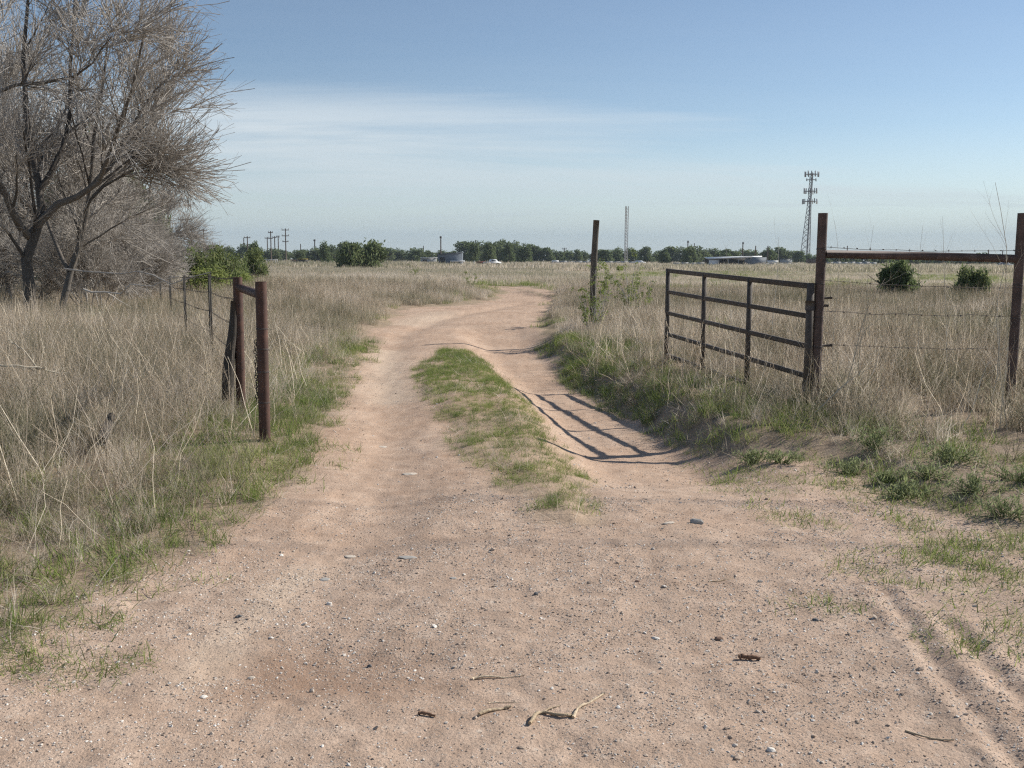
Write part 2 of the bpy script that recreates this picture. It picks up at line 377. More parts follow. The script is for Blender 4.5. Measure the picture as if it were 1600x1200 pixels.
ys = [-400, -120, -40, -12, -3, 0.2, 1.2]
y = 1.9
while y < 1600: ys.append(y); y += max(0.012 if y < 5 else 0.016, 0.0062 * y)
ys = np.array(ys)
u = np.arange(-0.66, 0.661, 0.0039)
side = 0.66 * 1.09 ** np.arange(1, 26)
u = np.concatenate([-side[::-1], u, side])
W = np.where(ys > 1, ys + 2.2, 3.2 + (1 - ys) * 1.0)
X = u[None, :] * W[:, None]; Y = np.repeat(ys[:, None], len(u), 1)
xf, yf = X.ravel(), Y.ravel()
d_, m_ = fields(xf, yf); z_ = height(xf, yf, d_, m_)
far = np.zeros(len(xf))
for T in FAR_TRACK: far = np.maximum(far, sstep(0.55, 0.25, d_line(T, xf, yf) + (fbm(xf, yf, 1.0, 91, 2) - .5) * .3))
road = np.maximum(sstep(0.12, -0.12, d_), far)
med = sstep(-0.12, 0.12, m_)
grav = sstep(9.5, 4.2, yf + (fbm(xf, yf, 1.1, 95, 4) - 0.5) * 6.5 - np.clip(xf, -2, 2) * 0.9)
pale = np.zeros(len(xf))
for T, w in zip(PALE, (0.14, 0.35, 0.6)): pale = np.maximum(pale, np.exp(-((d_line(T, xf, yf) + (fbm(xf, yf, .3, 99, 3) - .5) * .25) / w) ** 2))
bx_, by_ = gp(500, 1045); damp = np.exp(-(((xf - bx_) / 0.42) ** 2 + ((yf - by_) / 0.30) ** 2 + (fbm(xf, yf, .3, 98, 3) - .5) * 1.5))
nr, nc = X.shape
ii = (np.arange(nr - 1)[:, None] * nc + np.arange(nc - 1)[None]).ravel()
gm = np_mesh('ground', np.stack([xf, yf, z_], 1), [np.stack([ii, ii + 1, ii + nc + 1, ii + nc], 1)],
             {'road': road, 'median': med, 'gravel': grav, 'pale': np.clip(pale, 0, 1), 'damp': np.clip(damp, 0, 1)}, smooth=True)

def ground_mat():
    m, t, b = mat_new('sandy_ground'); tc = N(t, 'ShaderNodeTexCoord'); P = tc.outputs['Object']
    big = noise(t, 0.8, 5, 0.6, P); mid = noise(t, 7, 6, 0.65, P); fine = noise(t, 70, 4, 0.7, P); grain = noise(t, 260, 2, 0.6, P)
    dirt = ramp(t, [(0.28, (0.36, 0.24, 0.165)), (0.5, (0.465, 0.335, 0.245)), (0.72, (0.57, 0.44, 0.34))], math_(t, 'ADD', math_(t, 'MULTIPLY', big, 0.5), math_(t, 'MULTIPLY', mid, 0.5))).outputs[0]
    greyd = ramp(t, [(0.3, (0.33, 0.245, 0.185)), (0.55, (0.445, 0.34, 0.265)), (0.75, (0.545, 0.44, 0.355))], mid).outputs[0]
    c = mixrgb(t, math_(t, 'MULTIPLY', attr(t, 'gravel'), 0.55), dirt, greyd)
    c = mixrgb(t, math_(t, 'MULTIPLY', attr(t, 'pale'), 0.55), c, (0.56, 0.45, 0.345))
    c = mixrgb(t, math_(t, 'MULTIPLY', attr(t, 'damp'), 0.55), c, (0.23, 0.135, 0.085))
    # wheel-worn streaks along the track and coarse stony mottling
    mp = N(t, 'ShaderNodeMapping'); mp.inputs['Scale'].default_value = (7, 0.7, 1); L(t, P, mp.inputs[0])
    st = noise(t, 1.0, 5, 0.6, mp.outputs[0])
    c = mixrgb(t, 0.5, c, ramp(t, [(0.32, (0.45, 0.44, 0.435)), (0.68, (0.65, 0.635, 0.62))], st).outputs[0], 'OVERLAY')
    vc = N(t, 'ShaderNodeTexVoronoi'); vc.inputs['Scale'].default_value = 26; L(t, P, vc.inputs['Vector'])
    cs = math_(t, 'MULTIPLY', math_(t, 'GREATER_THAN', vc.outputs['Color'], 0.72), math_(t, 'LESS_THAN', vc.outputs['Distance'], 0.3))
    c = mixrgb(t, math_(t, 'MULTIPLY', cs, 0.45), c, ramp(t, [(0.35, (0.24, 0.18, 0.14)), (0.65, (0.62, 0.54, 0.45))], mid).outputs[0])
    # small grit
    vo = N(t, 'ShaderNodeTexVoronoi'); vo.inputs['Scale'].default_value = 95; L(t, P, vo.inputs['Vector'])
    spk = math_(t, 'MULTIPLY', math_(t, 'GREATER_THAN', vo.outputs['Color'], 0.62), math_(t, 'LESS_THAN', vo.outputs['Distance'], 0.42))
    sc_ = ramp(t, [(0.0, (0.15, 0.115, 0.09)), (0.45, (0.27, 0.205, 0.16)), (0.75, (0.5, 0.42, 0.34)), (1.0, (0.68, 0.62, 0.54))], fine).outputs[0]
    c = mixrgb(t, math_(t, 'MULTIPLY', spk, math_(t, 'MULTIPLY_ADD', attr(t, 'gravel'), 0.5, 0.3)), c, sc_)
    c = mixrgb(t, 0.35, c, ramp(t, [(0.3, (0.3, 0.3, 0.3)), (0.7, (0.72, 0.72, 0.72))], grain).outputs[0], 'OVERLAY')
    # field soil with plant litter
    lit = ramp(t, [(0.3, (0.17, 0.13, 0.088)), (0.5, (0.245, 0.195, 0.135)), (0.7, (0.32, 0.265, 0.19))], math_(t, 'ADD', math_(t, 'MULTIPLY', fine, 0.5), math_(t, 'MULTIPLY', mid, 0.5))).outputs[0]
    pat = noise(t, 0.035, 5, 0.6, P)
    lit = mixrgb(t, ramp(t, [(0.46, (0, 0, 0)), (0.66, (1, 1, 1))], pat).outputs[0], lit, (0.175, 0.18, 0.085))
    medc = mixrgb(t, mid, (0.30, 0.22, 0.14), (0.36, 0.28, 0.18))
    c = mixrgb(t, math_(t, 'MULTIPLY', attr(t, 'median'), 0.4), c, medc)
    lit = mixrgb(t, 0.35, lit, dirt)
    c = mixrgb(t, attr(t, 'road'), lit, c)
    L(t, c, b.inputs['Base Color']); b.inputs['Roughness'].default_value = 0.95; b.inputs['Specular IOR Level'].default_value = 0.08
    h = math_(t, 'ADD', math_(t, 'MULTIPLY', fine, 0.7), math_(t, 'MULTIPLY', mid, 1.2))
    h = math_(t, 'ADD', h, math_(t, 'MULTIPLY', spk, 0.35))
    bump(t, b, h, 0.75, 0.012)
    return m
ground = obj('ground', gm, ground_mat()); ground['kind'] = 'structure'

# ------------------------------------------------------------------ grass and gravel (stuff): tuft meshes scattered as instances
def blades(n, h, spread, lean, width, curve, r, segs=3, vbase=None):
    """n arched blades -> V, F(list), v"""
    hh = r.uniform(h[0], h[1], n); az = r.uniform(0, 2 * np.pi, n); rad = spread * np.sqrt(r.uniform(0, 1, n)); pa = r.uniform(0, 2 * np.pi, n)
    base = np.stack([rad * np.cos(pa), rad * np.sin(pa), np.full(n, -0.02)], 1)
    ln = np.abs(r.normal(lean, lean * 0.5, n)); cv = r.uniform(curve[0], curve[1], n)
    t = np.linspace(0, 1, segs + 1)
    ang = ln[:, None] + cv[:, None] * t[None]
    st = (hh / segs)[:, None]
    dr = np.concatenate([np.zeros((n, 1)), np.cumsum(np.sin(ang[:, :-1]) * st, 1)], 1); dz = np.concatenate([np.zeros((n, 1)), np.cumsum(np.cos(ang[:, :-1]) * st, 1)], 1)
    P = base[:, None] + np.stack([dr * np.cos(az)[:, None], dr * np.sin(az)[:, None], dz], 2)
    P[:, 1:, :2] += r.normal(0, 0.012, (n, segs, 2)) * hh[:, None, None] * 1.5
    wa = r.uniform(0, 2 * np.pi, n); wd = np.stack([np.cos(wa), np.sin(wa), np.zeros(n)], 1)
    w = width * r.uniform(0.6, 1.3, n)[:, None] * np.array([1.0] + [1 - 0.85 * (i / segs) ** 1.6 for i in range(1, segs + 1)])[None]
    A = P - wd[:, None] * w[..., None] / 2; B = P + wd[:, None] * w[..., None] / 2
    V = np.stack([A, B], 2).reshape(-1, 3)
    k = segs + 1; b0 = (np.arange(n) * k * 2)[:, None] + (np.arange(segs) * 2)[None]
    F = np.stack([b0, b0 + 1, b0 + 3, b0 + 2], -1).reshape(-1, 4)
    v = np.repeat(np.clip(r.normal(0.5, 0.24, n), 0, 1) if vbase is None else vbase, k * 2)
    return V, F, v
def stems(n, h, spread, lean, rad, r, branches=3, blen=0.3):
    """stiff stems with side branches -> tubes"""
    az = r.uniform(0, 2 * np.pi, n); rr = spread * np.sqrt(r.uniform(0, 1, n)); pa = r.uniform(0, 2 * np.pi, n)
    hh = r.uniform(h[0], h[1], n); ln = np.abs(r.normal(0, lean, n))
    k = 4; t = np.linspace(0, 1, k)
    P = np.zeros((n, k, 3)); P[:, :, 0] = (rr * np.cos(pa))[:, None]; P[:, :, 1] = (rr * np.sin(pa))[:, None]
    dirv = np.stack([np.sin(ln) * np.cos(az), np.sin(ln) * np.sin(az), np.cos(ln)], 1)
    P += dirv[:, None] * (t[None] * hh[:, None])[..., None]; P[:, 1:] += r.normal(0, 0.03, (n, k - 1, 3)) * hh[:, None, None]; P[:, 0, 2] -= 0.03
    R = rad * r.uniform(0.7, 1.3, n)[:, None] * np.linspace(1, 0.45, k)[None]
    out = [(P, R)]
    if branches:
        C = spawn(P, R, branches, (0.3, 0.95), (0.4, 0.9), blen, 3, 0.12, 0.15, r, 0.65); out.append(C)
    V = []; F = []; n0 = 0; vv = []
    for P_, R_ in out:
        a, b = tubes(P_, R_, 3); V.append(a); F.append(b + n0); n0 += len(a); vv.append(np.repeat(np.clip(r.normal(.5, .25, len(P_)), 0, 1), P_.shape[1] * 3))
    return np.concatenate(V), np.concatenate(F), np.concatenate(vv)
def spawn(P, R, m, trange, ang, lenr, k, wig, up, r, rr=0.6, taper=0.4, abslen=None, down=0.0):
    """children branches of every polyline in P"""
    n, kp, _ = P.shape; idx = np.repeat(np.arange(n), m); N_ = n * m
    t = r.uniform(trange[0], trange[1], N_); f = t * (kp - 1); i0 = np.minimum(f.astype(int), kp - 2); fr = f - i0
    p = P[idx, i0] * (1 - fr)[:, None] + P[idx, i0 + 1] * fr[:, None]; T = P[idx, i0 + 1] - P[idx, i0]; T /= np.linalg.norm(T, axis=1, keepdims=True) + 1e-9
    rad = (R[idx, i0] * (1 - fr) + R[idx, i0 + 1] * fr) * rr * r.uniform(0.7, 1.1, N_)
    plen = np.linalg.norm(np.diff(P, axis=1), axis=2).sum(1)[idx]
    rv = r.normal(0, 1, (N_, 3)); rv -= T * (rv * T).sum(1, keepdims=True); rv /= np.linalg.norm(rv, axis=1, keepdims=True) + 1e-9
    a = r.uniform(ang[0], ang[1], N_)[:, None]
    d = T * np.cos(a) + rv * np.sin(a); d[:, 2] += up; d /= np.linalg.norm(d, axis=1, keepdims=True)
    Ln = (plen * lenr if abslen is None else abslen) * r.uniform(0.55, 1.2, N_) * (1.15 - 0.5 * t)
    Q = np.zeros((N_, k, 3)); Q[:, 0] = p; st = (Ln / (k - 1))[:, None]
    for j in range(1, k):
        Q[:, j] = Q[:, j - 1] + d * st
        d = d + r.normal(0, wig, (N_, 3)); d[:, 2] += up * 0.4 - down; d /= np.linalg.norm(d, axis=1, keepdims=True)
    return Q, rad[:, None] * np.linspace(1, taper, k)[None]

SRC = {}
def src_collection(name, meshes):
    c = bpy.data.collections.new(name)
    for i, me in enumerate(meshes):
        o = bpy.data.objects.new('%s_%02d' % (name, i), me); c.objects.link(o)
    SRC[name] = (c, len(meshes)); return c
def tuft(name, parts, mat):
    V = []; F = []; v = []; n0 = 0
    for a, b, c in parts: V.append(a); F.append(b + n0); v.append(c); n0 += len(a)
    me = np_mesh(name, np.concatenate(V), [np.concatenate(F)], {'v': np.concatenate(v)}); me.materials.append(mat); return me
def scatter(name, coll, pts, rot, scl, idx, tint, label, cat):
    me = bpy.data.meshes.new(name); me.vertices.add(len(pts)); me.vertices.foreach_set('co', np.asarray(pts, np.float32).ravel())
    for an, ty, da, key in (('rot', 'FLOAT_VECTOR', rot, 'vector'), ('scl', 'FLOAT_VECTOR', scl, 'vector'), ('tint', 'FLOAT', tint, 'value')):
        a = me.attributes.new(an, ty, 'POINT'); a.data.foreach_set(key, np.asarray(da, np.float32).ravel())
    a = me.attributes.new('idx', 'INT', 'POINT'); a.data.foreach_set('value', np.asarray(idx, np.int32))
    me.update()
    o = obj(name, me)
    g = bpy.data.node_groups.new(name, 'GeometryNodeTree')
    g.interface.new_socket('Geometry', in_out='INPUT', socket_type='NodeSocketGeometry'); g.interface.new_socket('Geometry', in_out='OUTPUT', socket_type='NodeSocketGeometry')
    gi = N(g, 'NodeGroupInput'); go = N(g, 'NodeGroupOutput'); ip = N(g, 'GeometryNodeInstanceOnPoints')
    ci = N(g, 'GeometryNodeCollectionInfo'); ci.inputs['Collection'].default_value = coll; ci.inputs['Separate Children'].default_value = True; ci.inputs['Reset Children'].default_value = True
    def na(nm, ty):
        n = N(g, 'GeometryNodeInputNamedAttribute', data_type=ty); n.inputs['Name'].default_value = nm
        return n.outputs['Attribute']
    L(g, gi.outputs[0], ip.inputs['Points']); L(g, ci.outputs[0], ip.inputs['Instance']); ip.inputs['Pick Instance'].default_value = True
    L(g, na('idx', 'INT'), ip.inputs['Instance Index']); L(g, na('rot', 'FLOAT_VECTOR'), ip.inputs['Rotation']); L(g, na('scl', 'FLOAT_VECTOR'), ip.inputs['Scale'])
    L(g, ip.outputs[0], go.inputs[0])
    md = o.modifiers.new('scatter', 'NODES'); md.node_group = g
    return tag(o, label, cat, kind='stuff')

def wedge(y0, y1, dens, r, k=0.60, pad=2.2):
    """uniform random points on the ground in view between two depths"""
    A = k * (y1 ** 2 - y0 ** 2) + 2 * pad * (y1 - y0); n = int(A * dens)
    yy = np.sqrt(r.uniform(y0 ** 2, y1 ** 2, n * 2)); keep = r.uniform(0, 1, n * 2) < 2
    yy = yy[:n]; xx = r.uniform(-1, 1, n) * (k * yy + pad)
    return xx, yy

r = np.random.default_rng(11)
# source tufts
dry_near = []
for i in range(5): dry_near.append(tuft('dry', [blades(30, (0.22, 0.66), 0.11, 0.3, 0.0062, (0.2, 1.6), r), blades(10, (0.1, 0.3), 0.14, 0.9, 0.006, (0.2, 0.8), r)], DRY))     # 0-4 straw tufts
for i in range(4): dry_near.append(tuft('stalk', [stems(9, (0.35, 0.85), 0.12, 0.3, 0.0023, r, 4, 0.3), blades(14, (0.15, 0.4), 0.12, 0.5, 0.006, (0.2, 1.2), r)], DRY))         # 5-8 stemmy weeds
for i in range(3): dry_near.append(tuft('twiggy', [stems(15, (0.18, 0.45), 0.08, 0.65, 0.0021, r, 6, 0.45)], DRY))                                                           # 9-11 twiggy weeds
dry_near += [tuft('matted', [blades(26, (0.15, 0.45), 0.2, 1.3, 0.0058, (0.0, 0.4), r)], DRY) for i in range(3)]                                                              # 12-14 flattened straw
src_collection('dry_near', dry_near)
src_collection('dry_mid', [tuft('dmid', [blades(70, (0.3, 0.75), 0.33, 0.22, 0.0085, (0.1, 1.1), r), stems(10, (0.5, 0.9), 0.3, 0.2, 0.003, r, 3, 0.25)], DRY) for i in range(5)])
src_collection('dry_far', [tuft('dfar', [blades(110, (0.3, 0.7), 1.0, 0.2, 0.022, (0.1, 0.9), r, 2)], DRY) for i in range(4)])
src_collection('dry_vfar', [tuft('dvf', [blades(120, (0.35, 0.75), 3.2, 0.2, 0.085, (0.1, 0.7), r, 2)], DRY) for i in range(4)])
green_near = [tuft('green', [blades(36, (0.05, 0.17), 0.09, 0.55, 0.0038, (0.2, 1.2), r)], GREEN) for i in range(4)]            # 0-3 short
green_near += [tuft('greent', [blades(30, (0.09, 0.24), 0.09, 0.4, 0.005, (0.2, 1.1), r)], GREEN) for i in range(4)]            # 4-7 taller
green_near += [tuft('mat', [blades(30, (0.03, 0.09), 0.10, 0.9, 0.004, (0.1, 0.9), r)], GREEN) for i in range(3)]               # 8-10 creeping
src_collection('green_near', green_near)
src_collection('green_far', [tuft('gfar', [blades(90, (0.2, 0.5), 0.9, 0.3, 0.022, (0.1, 0.9), r, 2)], GREEN) for i in range(3)])

def put(name, coll, x, y, ht, idx, tint, label, cat, r, tilt=0.12, wid=None):
    z = height(x, y); n = len(x)
    rot = np.stack([r.normal(0, tilt, n), r.normal(0, tilt, n), r.uniform(0, 6.28, n)], 1)
    w = ht if wid is None else wid
    return scatter(name, SRC[coll][0], np.stack([x, y, z], 1), rot, np.stack([w, w, ht], 1), idx, np.clip(tint, 0, 1), label, cat)

# dry grass close by
x, y = wedge(3.0, 17, 100, r); d, m = fields(x, y)
patch = fbm(x, y, 1.6, 201, 3); right = x > 0.4
dirt_r = (x > 2.0) & (y < 8.6)                      # the thin sandy bank on the right
p = sstep(-0.05, 0.8, d) * np.where(dirt_r, 0.10 + 0.3 * sstep(7.2, 8.8, y), 1.0) * (np.where(right, .12, .45) + 1.5 * sstep(.3, .7, fbm(x, y, 0.8, 203, 3)))
p = np.where(~right & (d < 1.4) & (y < 9), p * 0.7, p)
k = r.uniform(0, 1, len(x)) < p; x, y, d, patch = x[k], y[k], d[k], patch[k]
hs_ = (0.36 + 0.42 * sstep(0.2, 2.2, d)) * r.uniform(0.65, 1.3, len(x)) * (0.45 + 1.05 * fbm(x, y, 1.1, 207, 3))
ci = np.where(r.uniform(0, 1, len(x)) < 0.36, r.integers(0, 5, len(x)), np.where(r.uniform(0, 1, len(x)) < 0.42, r.integers(5, 9, len(x)), np.where(r.uniform(0, 1, len(x)) < .5, r.integers(9, 12, len(x)), r.integers(12, 15, len(x)))))
put('dry_grass', 'dry_near', x, y, hs_, ci, 0.56 + (fbm(x, y, 1.0, 211, 3) - 0.5) * 2.1 + r.normal(0, 0.2, len(x)), 'dry tan grass and dead weeds close to the gate and track', 'dry grass', r, 0.2)
# dry grass middle distance
x, y = wedge(17, 46, 22, r); d, m = fields(x, y); ft = np.minimum(*[d_line(T, x, y) for T in FAR_TRACK])
k = (r.uniform(0, 1, len(x)) < sstep(0.25, 0.9, d) * (0.2 + 1.3 * sstep(.3, .65, fbm(x, y, 2, 221, 3)))) & (ft > 0.6); x, y, d = x[k], y[k], d[k]
put('dry_grass', 'dry_mid', x, y, (0.42 + 0.4 * sstep(0.3, 2.5, d)) * r.uniform(0.65, 1.25, len(x)) * (0.5 + 0.85 * fbm(x, y, 2.5, 227, 3)) * np.where(x > 5, sstep(60, 20, y) * .5 + .5, 1), r.integers(0, 5, len(x)), 0.56 + (fbm(x, y, 3, 223, 3) - 0.5) * 1.8 + r.normal(0, 0.18, len(x)),
    'tall dry grass around the bend of the track', 'dry grass', r)
x, y = wedge(46, 130, 2.6, r, 0.56, 4); ft = np.minimum(*[d_line(T, x, y) for T in FAR_TRACK])
k = (r.uniform(0, 1, len(x)) < (1.5 * sstep(.35, .65, fbm(x, y, 9, 231, 3)) + .1) * np.where(x > 6, .55, 1)) & (ft > 1.2); x, y = x[k], y[k]
put('dry_grass', 'dry_far', x, y, r.uniform(0.4, 0.95, len(x)) * np.where(x > 6, .7, 1), r.integers(0, 4, len(x)), 0.36 + (fbm(x, y, 14, 233, 3) - 0.5) * 1.2 + r.normal(0, 0.12, len(x)), 'pale dry grass across the open field past the bend', 'dry grass', r)
x, y = wedge(130, 400, 0.22, r, 0.55, 8); k = r.uniform(0, 1, len(x)) < 0.9 * sstep(0.3, 0.55, fbm(x, y, 40, 241, 3)); x, y = x[k], y[k]
put('dry_grass', 'dry_vfar', x, y, r.uniform(0.5, 1.0, len(x)), r.integers(0, 4, len(x)), 0.22 + (fbm(x, y, 40, 243, 3) - 0.5) + r.normal(0, 0.1, len(x)), 'far dry grass below the line of trees', 'dry grass', r)
# green growth
x, y = wedge(3.0, 19, 95, r); d, m = fields(x, y); right = x > 0.3
g1 = sstep(-0.15, 0.12, d) * np.where(right, sstep(2.2, 0.6, d), .5 * sstep(5, 1.5, d) + .5 * sstep(1.8, 0.5, d)) * (0.55 + 1.0 * sstep(0.35, 0.65, fbm(x, y, 0.9, 301, 3)))
g1 = np.where(right & (y < 8.5) & (x > 1.9), g1 * 0.12 * sstep(0.45, 0.6, fbm(x, y, 0.4, 307, 3)) * 2.0, g1)
k = r.uniform(0, 1, len(x)) < g1 * 0.8
xe, ye, de = x[k], y[k], d[k]
gi_ = np.where(r.uniform(0, 1, len(xe)) < np.clip(de * 1.1, 0.05, 0.75), r.integers(4, 8, len(xe)), r.integers(0, 4, len(xe)))
put('green_grass', 'green_near', xe, ye, r.uniform(0.6, 1.15, len(xe)), gi_, 0.42 + (fbm(xe, ye, 1.2, 311, 3) - 0.5) * 1.3 + r.normal(0, 0.14, len(xe)), 'green grass along both verges of the dirt track', 'grass', r, 0.2)
x, y = wedge(6.0, 18, 420, r, 0.1, 1.3); d, m = fields(x, y)
k = r.uniform(0, 1, len(x)) < sstep(-0.08, 0.18, m) * (0.35 + 1.1 * sstep(0.36, 0.56, fbm(x, y, 0.55, 321, 3))); x, y = x[k], y[k]
put('green_grass', 'green_near', x, y, r.uniform(0.4, 0.75, len(x)) * (0.6 + 0.7 * fbm(x, y, 0.6, 325, 2)), np.where(r.uniform(0, 1, len(x)) < .55, r.integers(0, 4, len(x)), r.integers(8, 11, len(x))), 0.38 + (fbm(x, y, 0.8, 327, 3) - 0.5) * 1.3 + r.normal(0, 0.15, len(x)),
    'short green grass strip between the two wheel ruts', 'grass', r, 0.2)
# creeping tufts scattered over sand at right and left verges
x, y = wedge(3.2, 8.5, 130, r); d, m = fields(x, y)
cl = sstep(0.47, 0.57, fbm(x, y, 0.4, 331, 4))
zone = np.where(x > 1.6, sstep(1.5, 2.3, x + (y - 5) * 0.1) * sstep(-2.4, -0.6, d), sstep(-0.55, 0.1, d) * 0.7)
k = (r.uniform(0, 1, len(x)) < cl * zone) & (d < 1.5); x, y = x[k], y[k]
put('green_grass', 'green_near', x, y, r.uniform(0.9, 1.5, len(x)), r.integers(8, 11, len(x)), 0.4 + r.normal(0, 0.2, len(x)), 'thin creeping grass tufts scattered on bare sandy ground', 'grass', r, 0.15)
mx_, my_ = [], []
for px, py, n_, sp in ((1465, 845, 26, .10), (1480, 864, 20, .09), (1445, 872, 22, .08), (1530, 850, 26, .12), (1560, 862, 22, .12), (1592, 852, 24, .1), (1545, 890, 16, .1), (1500, 905, 14, .12), (1432, 812, 18, .08), (1420, 915, 14, .12), (1590, 912, 18, .12), (1500, 1000, 18, .09), (1590, 1000, 16, .1), (1345, 892, 12, .1),
        (1300, 762, 18, .12), (1240, 748, 16, .12), (1180, 762, 16, .14), (1300, 945, 12, .08), (1215, 802, 14, .1), (1290, 815, 12, .08), (1150, 735, 20, .14), (1375, 780, 18, .12), (1560, 960, 12, .14), (110, 1052, 12, .05), (205, 1028, 10, .05), (50, 1035, 14, .06), (20, 1010, 16, .08), (135, 970, 14, .07)):
    a_, b_ = gp(px, py, .01); mx_.append(a_ + r.normal(0, sp, n_)); my_.append(b_ + r.normal(0, sp * 1.2, n_))
x, y = np.concatenate(mx_), np.concatenate(my_)
put('green_grass', 'green_near', x, y, r.uniform(0.7, 1.25, len(x)), r.integers(8, 11, len(x)), 0.38 + r.normal(0, 0.2, len(x)), 'small spreading mats of green grass on the bare dirt', 'grass', r, 0.15)
x, y = wedge(19, 120, 1.3, r, 0.56, 3); d, m = fields(x, y); ft = np.minimum(*[d_line(T, x, y) for T in FAR_TRACK])
pz = sstep(0.5, 0.64, fbm(x, y, 7, 341, 3) + np.where((x > 5) & (y > 28), .07, 0)) * 0.8 + sstep(0.0, 0.3, d) * sstep(1.6, 0.6, d) * (y < 45)
k = (r.uniform(0, 1, len(x)) < pz) & (d > 0.15) & (ft > 0.8); x, y, d = x[k], y[k], d[k]
hh = r.uniform(0.35, 0.85, len(x)); hh = np.where(d < 1.6, hh * 0.45, hh)
put('green_grass', 'green_far', x, y, hh, r.integers(0, 3, len(x)), 0.5 + r.normal(0, 0.2, len(x)), 'patches of fresh green growth out in the dry field', 'grass', r)

x, y = wedge(3.0, 17, 26, r); d, m = fields(x, y)
k = r.uniform(0, 1, len(x)) < np.maximum(sstep(-0.15, 0.15, d) * sstep(1.6, 0.6, d), sstep(-.1, .1, m) * .35) * (.2 + sstep(.4, .6, fbm(x, y, .6, 351, 3))); x, y = x[k], y[k]
put('plant_litter', 'dry_near', x, y, r.uniform(.3, .6, len(x)), r.integers(12, 15, len(x)), .5 + r.normal(0, .25, len(x)), 'flattened straw litter along the edges of the track', 'litter', r, .1, r.uniform(.5, .9, len(x)))
src_collection('straws', [tuft('straw', [stems(5, (0.35, 0.95), 0.25, 1.1, 0.0024, r, 2, 0.3)], DRY) for i in range(5)])
x, y = wedge(3.5, 17, 7, r); d, m = fields(x, y)
k = r.uniform(0, 1, len(x)) < sstep(0.1, 0.7, d) * np.where((x > 2) & (y < 8.2), .35, 1.0); x, y, d = x[k], y[k], d[k]
o_ = put('dead_straw', 'straws', x, y, r.uniform(.7, 1.2, len(x)), r.integers(0, 5, len(x)), .92 + r.normal(0, .1, len(x)), 'pale broken weed stems lying tangled over the grass', 'dead straw', r, .25)
# gravel
PEB = []
pm, pt, pb = mat_new('pebble'); tnt = attr(pt, 'tint', 'INSTANCER')
L(pt, ramp(pt, [(0, (0.16, 0.135, 0.115)), (0.3, (0.30, 0.235, 0.185)), (0.6, (0.44, 0.34, 0.26)), (0.8, (0.48, 0.41, 0.34)), (1, (0.68, 0.64, 0.58))], tnt).outputs[0], pb.inputs['Base Color']); pb.inputs['Roughness'].default_value = 0.85
def rock_mesh(r, sub=1, flat=0.6, rough=0.18):
    import bmesh
    bm = bmesh.new(); bmesh.ops.create_icosphere(bm, subdivisions=sub, radius=1.0)
    s = np.array([r.uniform(0.7, 1.2), r.uniform(0.6, 1.0), flat * r.uniform(0.7, 1.2)])
    for v in bm.verts:
        q = 1 + r.normal(0, rough); v.co = Vector((v.co.x * s[0] * q, v.co.y * s[1] * q, v.co.z * s[2] * q))
    me = bpy.data.meshes.new('rock'); bm.to_mesh(me); bm.free(); return me
for i in range(6):
    me = rock_mesh(r, 1, 0.42); me.materials.append(pm); PEB.append(me)
src_collection('pebbles', PEB)
x, y = wedge(2.7, 6.5, 6500, r, 0.55, 0.5); x2, y2 = wedge(6.5, 16, 800, r, 0.3, 0.5); x = np.concatenate([x, x2]); y = np.concatenate([y, y2])
d, m = fields(x, y)
gv = sstep(9.5, 4.0, y + (fbm(x, y, 1.1, 95, 4) - 0.5) * 6.5 - np.clip(x, -2, 2) * 0.9)
k = (d < 0.1) & (m < 0.05) & (r.uniform(0, 1, len(x)) < 0.16 + 0.84 * gv * (0.25 + 1.1 * sstep(.4, .62, fbm(x, y, .35, 401, 3)))); x, y = x[k], y[k]
sz = np.clip(np.exp(r.normal(math.log(0.0027), 0.48, len(x))), 0.0013, 0.02)
sz = np.where(y > 6.5, sz * 1.5, sz)
z = height(x, y) + sz * 0.08
scatter('gravel', SRC['pebbles'][0], np.stack([x, y, z], 1), np.stack([r.normal(0, .3, len(x)), r.normal(0, .3, len(x)), r.uniform(0, 6.28, len(x))], 1), np.stack([sz, sz, sz], 1), r.integers(0, 6, len(x)),
        np.clip(r.normal(0.74, 0.25, len(x)), 0, 1), 'loose grey and pale gravel strewn over the sandy track', 'gravel')

# ------------------------------------------------------------------ gate, posts and fences
def pz(px, py, Y): return np.array(at(px, py, Y))
GR, GL = 10.0, 14.0
tl, tr, bl, br = pz(1044, 423, GL), pz(1267, 447, GR), pz(1041, 554, GL), pz(1259, 634, GR)
gate = thing('pipe_gate', 'dark steel five-rail farm gate standing open beside the right wheel rut', 'gate', tuple(br * [1, 1, 0]))
def loc(p, o): return np.array(p) - np.array(o.location)
for i in range(5):
    f = i / 4; a = tl * (1 - f) + bl * f; b = tr * (1 - f) + br * f
    MB().bar(loc(a, gate), loc(b, gate), 0.04, 0.056 if i == 0 else 0.05).build('rail', GATE, gate)
def stile(px, w, dz0, dz1, dep):
    # along the gate so that the upright stands at its place between the ends
    lo_, hi_ = 0.0, 1.0
    for _ in range(40):
        mid = (lo_ + hi_) / 2; q = tl * (1 - mid) + tr * mid; v = Vector(q) - cam.location
        X_ = 800 + F_PX * v.dot(_r2) / v.dot(_fw)
        if X_ < px: lo_ = mid
        else: hi_ = mid
    t = (lo_ + hi_) / 2; a = tl * (1 - t) + tr * t; b = bl * (1 - t) + br * t; dirn = (a - b) / np.linalg.norm(a - b)
    gd = (tr - tl) / np.linalg.norm(tr - tl)
    return MB().bar(loc(b - dirn * dz1, gate), loc(a + dirn * dz0, gate), dep, w, up=gd)
stile(1044, 0.06, 0.031, 0.16, 0.050).build('stile', GATE, gate)
stile(1268, 0.07, 0.031, 0.12, 0.055).build('stile', GATE, gate)
